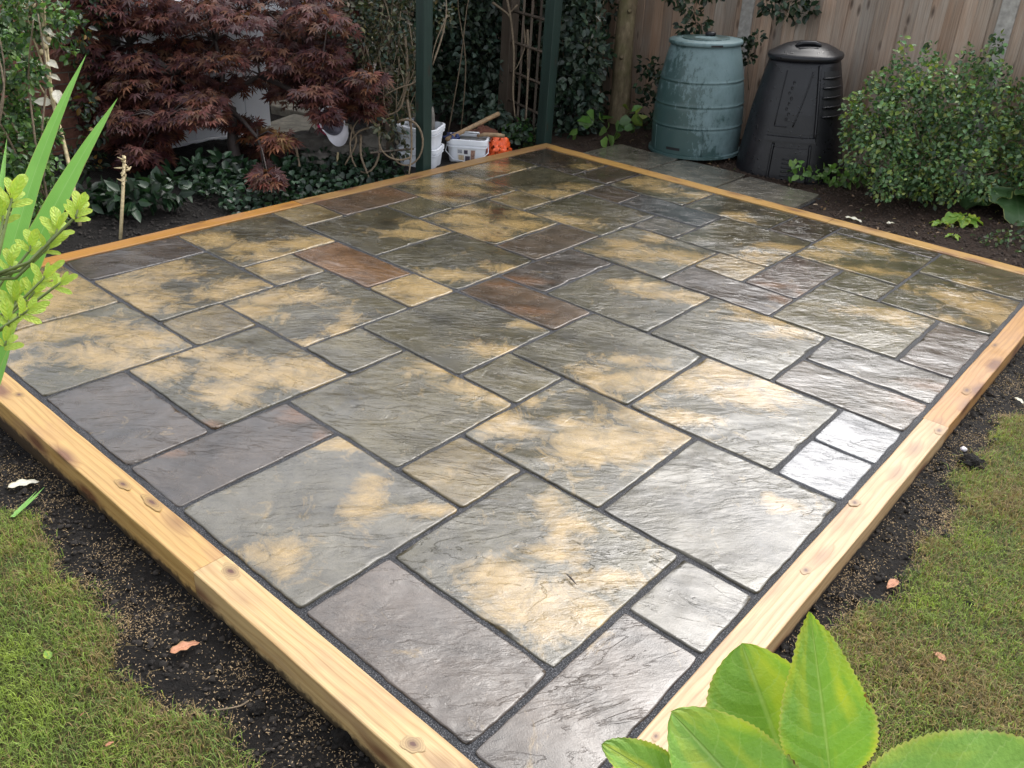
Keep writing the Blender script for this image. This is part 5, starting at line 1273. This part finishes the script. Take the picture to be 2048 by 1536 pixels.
# lime-leaved shrub behind the sword leaves
LB = np.array([.06, -1.66, -.10]); lime = empty('lime_leaf_shrub', tuple(LB))
LIME = [leaf_mesh('leaf', oval(.19, .60), 14, 3, 0, 1, .18, .25, .025, 'lime', i) for i in range(2)]
ls = MB(); hub = at_d(-40, 560, 1.22); hub2 = at_d(-60, 640, 1.20)
ls.tube([(0, 0, 0), tuple((hub2 - LB) * .5 + np.array([-.05, 0, .05])), tuple(hub2 - LB), tuple(hub - LB)], [.009, .007, .005, .004], 6)
for (x, y, dx, dy, n, s) in ((152, 432, 10, -34, 9, 44), (112, 468, 8, -30, 7, 40), (92, 500, 16, -20, 7, 38), (60, 500, 4, -30, 6, 38), (22, 405, 8, -34, 6, 44), (6, 440, 0, -30, 6, 40), (112, 572, 18, -14, 7, 34), (62, 592, 14, -20, 8, 40), (84, 560, 16, -22, 6, 36), (30, 610, 4, -26, 6, 40), (18, 650, -2, -24, 7, 40), (46, 628, 14, -10, 7, 36), (10, 690, 6, -22, 6, 34), (20, 540, 2, -30, 6, 38)):
    D = 1.20 + random.uniform(-.06, .05); c = at_d(x, y, D); ax = at_d(x + dx, y + dy, D) - c; ax /= np.linalg.norm(ax)
    h0 = hub if y < 560 else hub2
    ls.tube([tuple(h0 - LB), tuple((h0 + c) / 2 - LB + np.array([0, 0, -.02])), tuple(c - LB), tuple(c + ax * .012 - LB)], [.0030, .0024, .0018, .0012], 5)
    for i in range(n):
        a = i * 2.4 + random.uniform(-.3, .3); sp = .25 + 1.35 * i / n
        e1 = np.cross(ax, to_cam(c)); e1 /= np.linalg.norm(e1); e2 = np.cross(ax, e1)
        dr = ax + (e1 * math.cos(a) + e2 * math.sin(a) * .8) * sp; dr /= np.linalg.norm(dr)
        L = s * random.uniform(.7, 1.2) * D / FPX; b = c + ax * (.012 - .022 * i / n)
        place_leaf('leaf', random.choice(LIME), b, b + dr * L, ax * .6 + to_cam(c) * .8, random.uniform(.85, 1.25), lime, LB)
ls.build('stem', M['stem'], lime, smooth=True)
tag(lime, 'lime green shrub with whorls of small oval leaves at the left edge', 'shrub')
# big serrated leaves at the bottom right
AB = np.array([1.74, -1.42, -.09]); ap = empty('apple_sapling', tuple(AB))
APL = [leaf_mesh('leaf', wf, 90, 6, .016, 30, .42, cu, wv, 'apple', sd_) for wf, cu, wv, sd_ in ((ovate(.265, .42), .04, .012, 1), (oval(.37, .5), .16, .02, 3), (oval(.36, .5), .16, .02, 5), (oval(.27, .5), .10, .015, 6))]
node = at_d(1640, 1640, .50); node2 = at_d(1660, 1850, .52)
am = MB(); am.tube([tuple(p - AB) for p in curve_pts([AB, AB + np.array([-.02, .0, .5]), node2, node], 16)], .0045, 8)
for (mi, bx, by, bd, tx, ty, td, nx, ny, nz, ws) in ((0, 1662, 1562, .468, 1624, 1232, .445, .15, 0, .05, .97), (1, 1600, 1600, .505, 1486, 1312, .495, -.2, 0, .15, 1.02), (2, 1590, 1700, .47, 1368, 1448, .455, -.1, 0, .25, .85), (3, 1700, 1632, .47, 2170, 1558, .46, .0, .0, .2, .98), (3, 1430, 1630, .47, 1218, 1488, .46, .2, 0, .3, .7)):
    b, t = at_d(bx, by, bd), at_d(tx, ty, td); nv_ = to_cam((b + t) / 2) + CAM_R[0] * nx + np.array([0, 0, nz])
    am.tube([tuple(node - AB), tuple((node + b) / 2 - AB + np.array([0, 0, -.003])), tuple(b - AB)], [.0022, .0017, .0013], 6)
    place_leaf('leaf', APL[mi], b, t, nv_, ws, ap, AB)
am.build('stem', M['stem'], ap, smooth=True)
tag(ap, 'large bright green serrated leaves on a stem, close up at bottom right', 'sapling')

# ================================================================== GROUND LITTER AND GRASS
def vnoise(x, y, s, z=0.0): return np.array([mnoise.noise((a * s, b * s, z)) for a, b in zip(x, y)])
def project(P):
    c = (P - CAM_C) @ CAM_R.T; return 1024 + FPX * c[:, 0] / c[:, 2], 768 + FPX * c[:, 1] / c[:, 2], c[:, 2]
def scatter(areas, dens):
    out = []
    for (x0, x1, y0, y1) in areas:
        n = int((x1 - x0) * (y1 - y0) * dens); out.append(np.stack([rng.uniform(x0, x1, n), rng.uniform(y0, y1, n)], 1))
    return np.concatenate(out)
def in_view(xy, pad=260):
    P = np.c_[xy, np.full(len(xy), -.09)]; u, v, d = project(P); return xy[(u > -pad) & (u < 2048 + pad) & (v > -50) & (v < 1536 + pad) & (d > .3)]
AREAS = [(-1.6, 1.2, -2.0, -1.15), (1.33, 2.7, -1.2, 3.0)]
def make_grass():
    xy = in_view(scatter(AREAS, 46000))
    xo = in_view(scatter([(-2.4, 1.4, -2.6, -1.15), (1.33, 3.9, -1.6, 3.0)], 15000), 1300); P0 = np.c_[xo, np.full(len(xo), -.09)]; u0, v0, d0 = project(P0)
    xo = xo[~((u0 > -260) & (u0 < 2308) & (v0 > -50) & (v0 < 1796) & (d0 > .3) & (xo[:, 0] < 2.7))]; xy = np.concatenate([xy, xo]); lm = lawn_mask(xy[:, 0], xy[:, 1])
    pt = vnoise(xy[:, 0], xy[:, 1], 3.5); pt2 = vnoise(xy[:, 0], xy[:, 1], 9.0, 5.0)
    keep = rng.uniform(0, 1, len(xy)) < lm ** 1.5 * np.clip(.88 + .5 * pt2 + .2 * pt, .3, 1); xy = xy[keep]; pt = pt[keep]; pt2 = pt2[keep]; n = len(xy)
    z = ground_h(xy[:, 0], xy[:, 1]) - .004; B = np.c_[xy, z]
    a = rng.uniform(0, 2 * math.pi, n); lean = rng.uniform(.25, 1.25, n); h = rng.uniform(.014, .040, n) * (1 + .3 * pt)
    dv = np.stack([np.cos(a), np.sin(a), np.zeros(n)], 1); sv = np.stack([-np.sin(a), np.cos(a), np.zeros(n)], 1); w = rng.uniform(.0006, .0013, n)[:, None]
    up = np.array([0, 0, 1.0]); mid = B + dv * (h * lean * .35)[:, None] + up * (h * .75)[:, None] * (1 / (1 + lean * .3))[:, None]; tip = B + dv * (h * lean * 1.05)[:, None] + up * (h * np.clip(1.05 - lean * .55, .25, 1))[:, None]
    P = np.stack([B - sv * w, B + sv * w, mid + sv * w * .8, mid - sv * w * .8, tip], 1).reshape(-1, 3)
    b = (np.arange(n) * 5)[:, None]; F4 = b + np.array([[0, 1, 2, 3]]); F3 = b + np.array([[3, 2, 4]])
    right = (xy[:, 0] > 1.3)
    dead = np.clip(.22 + .55 * pt + .25 * right + .2 * (1 - lawn_mask(xy[:, 0], xy[:, 1])), 0, .85)
    g1 = np.stack([.175 + .07 * pt2, .245 + .07 * pt2, .045 + 0 * pt2], 1); g2 = np.array([.27, .20, .085])
    isd = (rng.uniform(0, 1, n) < dead)[:, None]
    c = np.where(isd, g2 * rng.uniform(.45, 1.3, (n, 1)), g1 * rng.uniform(.55, 1.45, (n, 1)))
    me = mesh_np('grass', P, [F4, F3], smooth=False); set_col(me, np.repeat(c, 5, 0))
    return tag(link('grass', me, M['grass']), 'patchy short lawn grass, green with brown thatch, around the patio', 'grass', kind='stuff')
make_grass()
STRIPS = [(-1.7, 1.25, -1.42, -1.04), (1.275, 1.62, -1.0, 3.2)]
def make_seed():
    xy = in_view(scatter(STRIPS, 95000)); lm = lawn_mask(xy[:, 0], xy[:, 1])
    p1 = vnoise(xy[:, 0], xy[:, 1], 4.5, 9.0); p2 = vnoise(xy[:, 0], xy[:, 1], 14.0, 2.0)
    band = np.exp(-((lm - .35) / .40) ** 2)
    pr_ = np.clip(.10 + .9 * p1 + .5 * p2, 0, 1) * band + .10 * band
    xy = xy[rng.uniform(0, 1, len(xy)) < pr_]; n = len(xy)
    C = np.c_[xy, ground_h(xy[:, 0], xy[:, 1]) + rng.uniform(.002, .012, n)]
    a = rng.uniform(0, 2 * math.pi, n); dv = np.stack([np.cos(a), np.sin(a), rng.normal(0, .3, n)], 1); sv = np.stack([-np.sin(a), np.cos(a), rng.normal(0, .3, n)], 1)
    L = rng.uniform(.0018, .0048, n)[:, None]; W = rng.uniform(.0007, .0013, n)[:, None]; up = np.array([0, 0, .0009])
    P = np.stack([C - dv * L, C + sv * W + up, C + dv * L, C - sv * W + up], 1).reshape(-1, 3); F = np.arange(n * 4).reshape(-1, 4)
    me = mesh_np('grass_seed', P, F, smooth=False); set_col(me, np.repeat(np.array([.46, .33, .19]) * rng.uniform(.25, 1.25, (n, 1)), 4, 0))
    return tag(link('grass_seed', me, M['grass']), 'scattered straw-coloured grass seed on the bare soil strip', 'grass seed', kind='stuff')
make_seed()
def make_clods():
    xy = in_view(scatter(STRIPS + [(-2.5, 1.3, 3.64, 5.1), (-3.2, -2.58, -.9, 1.2)], 2600)); lm = lawn_mask(xy[:, 0], xy[:, 1])
    inpath = (xy[:, 0] > -2.2) & (xy[:, 0] < -.38) & (xy[:, 1] > 3.6) & (xy[:, 1] < 4.16)
    xy = xy[(rng.uniform(0, 1, len(xy)) < (1 - lm) * .9 + .02) & ~inpath]; n = len(xy)
    r = .0022 + .0085 * rng.uniform(0, 1, n) ** 4.0 + .0035 * rng.uniform(0, 1, n)
    C = np.c_[xy, ground_h(xy[:, 0], xy[:, 1]) + r * .3]
    base = np.array([[1, 0, 0], [0, 1, 0], [-1, 0, 0], [0, -1, 0], [0, 0, .8], [0, 0, -.8], [.6, .6, .4], [-.6, .6, .4], [-.6, -.6, .4], [.6, -.6, .4]])
    FF = np.array([[4, 0, 6], [4, 6, 1], [4, 1, 7], [4, 7, 2], [4, 2, 8], [4, 8, 3], [4, 3, 9], [4, 9, 0], [0, 1, 6], [1, 2, 7], [2, 3, 8], [3, 0, 9]])
    P = C[:, None, :] + base[None] * r[:, None, None] * rng.uniform(.6, 1.3, (n, 10, 1)); m = len(base)
    F = ((np.arange(n) * m)[:, None, None] + FF[None]).reshape(-1, 3)
    me = mesh_np('soil_crumbs', P.reshape(-1, 3), F); k = rng.uniform(.3, 1.6, (n, 1))
    bed = (xy[:, 1] > 3.6)[:, None]
    set_col(me, np.repeat(np.where(bed, np.array([.035, .022, .015]) * k, np.array([.018, .0145, .012]) * k), m, 0))
    g = G('soil_crumb'); nn = g.noise(g.coord(), 260, 3, .7); g.set(g.attr('lc'), .75, g.bump(g.math('MULTIPLY', nn, .003), 1.0, 1.0), .3)
    return tag(link('soil_crumbs', me, g.m), 'dark crumbs and clods of bare soil round the patio', 'soil', kind='stuff')
make_clods()
def make_litter():
    n = 420; xy = np.stack([rng.uniform(-2.3, 1.2, n), rng.uniform(3.66, 5.1, n)], 1)
    near = ((xy[:, 1] > 4.12) | (xy[:, 0] > -.35)) ; xy = xy[near]
    C = np.c_[xy, ground_h(xy[:, 0], xy[:, 1]) + rng.uniform(.008, .02, len(xy))]
    return tag(foliage('leaf_litter', C, .028, .5, [(.14, .085, .04), (.22, .15, .08), (.08, .05, .03), (.09, .12, .03)], 'leaf', None, 1.5), 'small dead leaves and bits littering the soil by the bins', 'litter', kind='stuff')
make_litter()
def lump(name, c, r, seed, label, cat='soil clod', mat='soil', grp=None, sz=(1, 1, .7)):
    bm = bmesh.new(); bmesh.ops.create_icosphere(bm, subdivisions=4, radius=1.0)
    for v in bm.verts:
        d = v.co.copy(); k = 1 + .35 * mnoise.noise(d * 1.9 + Vector((seed, 0, 0))) + .22 * mnoise.noise(d * 5.5 + Vector((0, seed, 0))) + .10 * mnoise.noise(d * 14 + Vector((0, 0, seed)))
        v.co = Vector((d.x * r * k * sz[0], d.y * r * k * sz[1], d.z * r * k * sz[2]))
    me = bpy.data.meshes.new(name); bm.to_mesh(me); bm.free(); me.polygons.foreach_set('use_smooth', [True] * len(me.polygons))
    return tag(link(name, me, M[mat], None, tuple(c)), label, cat, grp)
def on_ground(px, py, lift=0.0):
    p = at_z(px, py, -.09)
    for _ in range(3): p = at_z(px, py, float(ground_h(p[0], p[1])) + lift)
    return p
lump('soil_clod', on_ground(690, 1480), .034, 1, 'largest black soil clod beside the pale sleeper at bottom left', grp='soil clods')
lump('soil_clod', on_ground(448, 1395), .016, 2, 'dark soil clod among the seed below the brown leaf', grp='soil clods')
lump('soil_clod', on_ground(515, 1420), .020, 3, 'soil clod between the lawn edge and pale sleeper at lower left', grp='soil clods')
lump('soil_clod', on_ground(200, 1152), .013, 4, 'round brown pebble-like clod on the seeded soil at left', grp='soil clods')
lump('soil_clod', on_ground(1945, 930), .045, 5, 'large dark soil clod beside the right sleeper', grp='soil clods')
lump('soil_clod', on_ground(1940, 1210), .014, 6, 'small dark clod lying on the right lawn', grp='soil clods')
lump('soil_clod', on_ground(1590, 1340), .022, 7, 'dark soil clod above the tallest serrated leaf', grp='soil clods')
lump('soil_clod', on_ground(150, 985), .024, 8, 'dark clod next to the white dead leaf at left', grp='soil clods')
lump('pebble', on_ground(1928, 898, .008), .011, 9, 'small pinkish pebble on the soil beside the right sleeper', 'pebble', 'cap_white')
# fallen leaves and scraps
def fallen(px0, px1, me, label, cat='leaf', ws=1.0, lift=.018, tilt=(0, 0, 1), name='fallen_leaf'):
    b = on_ground(*px0, lift); t = on_ground(*px1, lift + .004); o = place_leaf(name, me, b, t, tilt, ws, None, (0, 0, 0)); return tag(o, label, cat)
DEADL = leaf_mesh('dead_leaf', ovate(.21, .5), 14, 3, 0, 1, .5, .12, .04, 'dead_leaf')
GREENL = leaf_mesh('green_leaf', ovate(.30, .5), 12, 3, 0, 1, .3, .1, .02, 'apple')
PALEL = leaf_mesh('pale_leaf', ovate(.21, .55), 14, 3, .02, 8, .45, .10, .03, 'pale_leaf')
fallen((15, 975), (78, 958), PALEL, 'whitish dead leaf on the grass edge at far left')
fallen((340, 1305), (398, 1280), DEADL, 'salmon brown dead leaf with dark spot on the soil at lower left')
fallen((100, 1318), (90, 1299), GREENL, 'single small green leaf lying on the left lawn')
fallen((1795, 1160), (1775, 1174), DEADL, 'small red-brown leaf on the soil edge at right', ws=1.3)
fallen((1890, 1322), (1868, 1300), DEADL, 'pale brown leaf fragments on the right lawn', ws=1.4)
fallen((160, 1432), (168, 1424), DEADL, 'tiny brown leaf scrap on the left lawn')
fallen((210, 1492), (228, 1482), DEADL, 'curled brown leaf scrap in the grass at bottom left', ws=1.2)
fallen((2030, 795), (2048, 805), PALEL, 'little yellowish leaf on the soil at the right edge')
fallen((1690, 434), (1726, 441), PALEL, 'white scrap lying on the bare soil behind the back sleeper', 'scrap', .9)
fallen((1774, 447), (1790, 444), PALEL, 'smaller white scrap to the right on the soil behind the back sleeper', 'scrap')
# cut blades lying by the lawn edge
cb = on_ground(25, 1034, .02); cut = empty('cut_blades', tuple(cb))
BL = leaf_mesh('blade', lambda t: max(.003, .045 * (1 - t ** 2)), 10, 2, 0, 1, .3, -.05, 0, 'sword')
for (a, b) in (((25, 1034), (78, 992)), ((25, 1034), (90, 978)), ((30, 1026), (74, 985))): place_leaf('blade', BL, on_ground(*a, .02), on_ground(*b, .03), (0, 0, 1), 1.0, cut, cb)
tag(cut, 'cut pale green blades lying beside the white dead leaf at left', 'grass blades')
# twig on the seeded soil, dark twig on a slab
def twig(name, l, r, label, lift=.014, mat='twig'):
    mb = MB(); P_ = [on_ground(x, y, lift + .006 * (i % 2)) for i, (x, y) in enumerate(l)]; c = P_[0]; mb.tube([tuple(p - c) for p in curve_pts(P_, 10)], r, 5)
    return tag(mb.build(name, M[mat], None, tuple(c), smooth=True), label, 'twig')
twig('twig', [(420, 1422), (450, 1418), (480, 1412), (497, 1402)], .0022, 'thin reddish twig on the seeded soil at bottom left')
mb = MB(); a_, b_ = at_z(1132, 1147, .007), at_z(1153, 1169, .006); mb.tube([a_, (a_ + b_) / 2 + np.array([0, 0, .002]), b_], [.001, .003, .001], 6)
tag(mb.build('twig', M['dark_bark'], smooth=True), 'short dark twig lying on a mottled slab', 'twig')
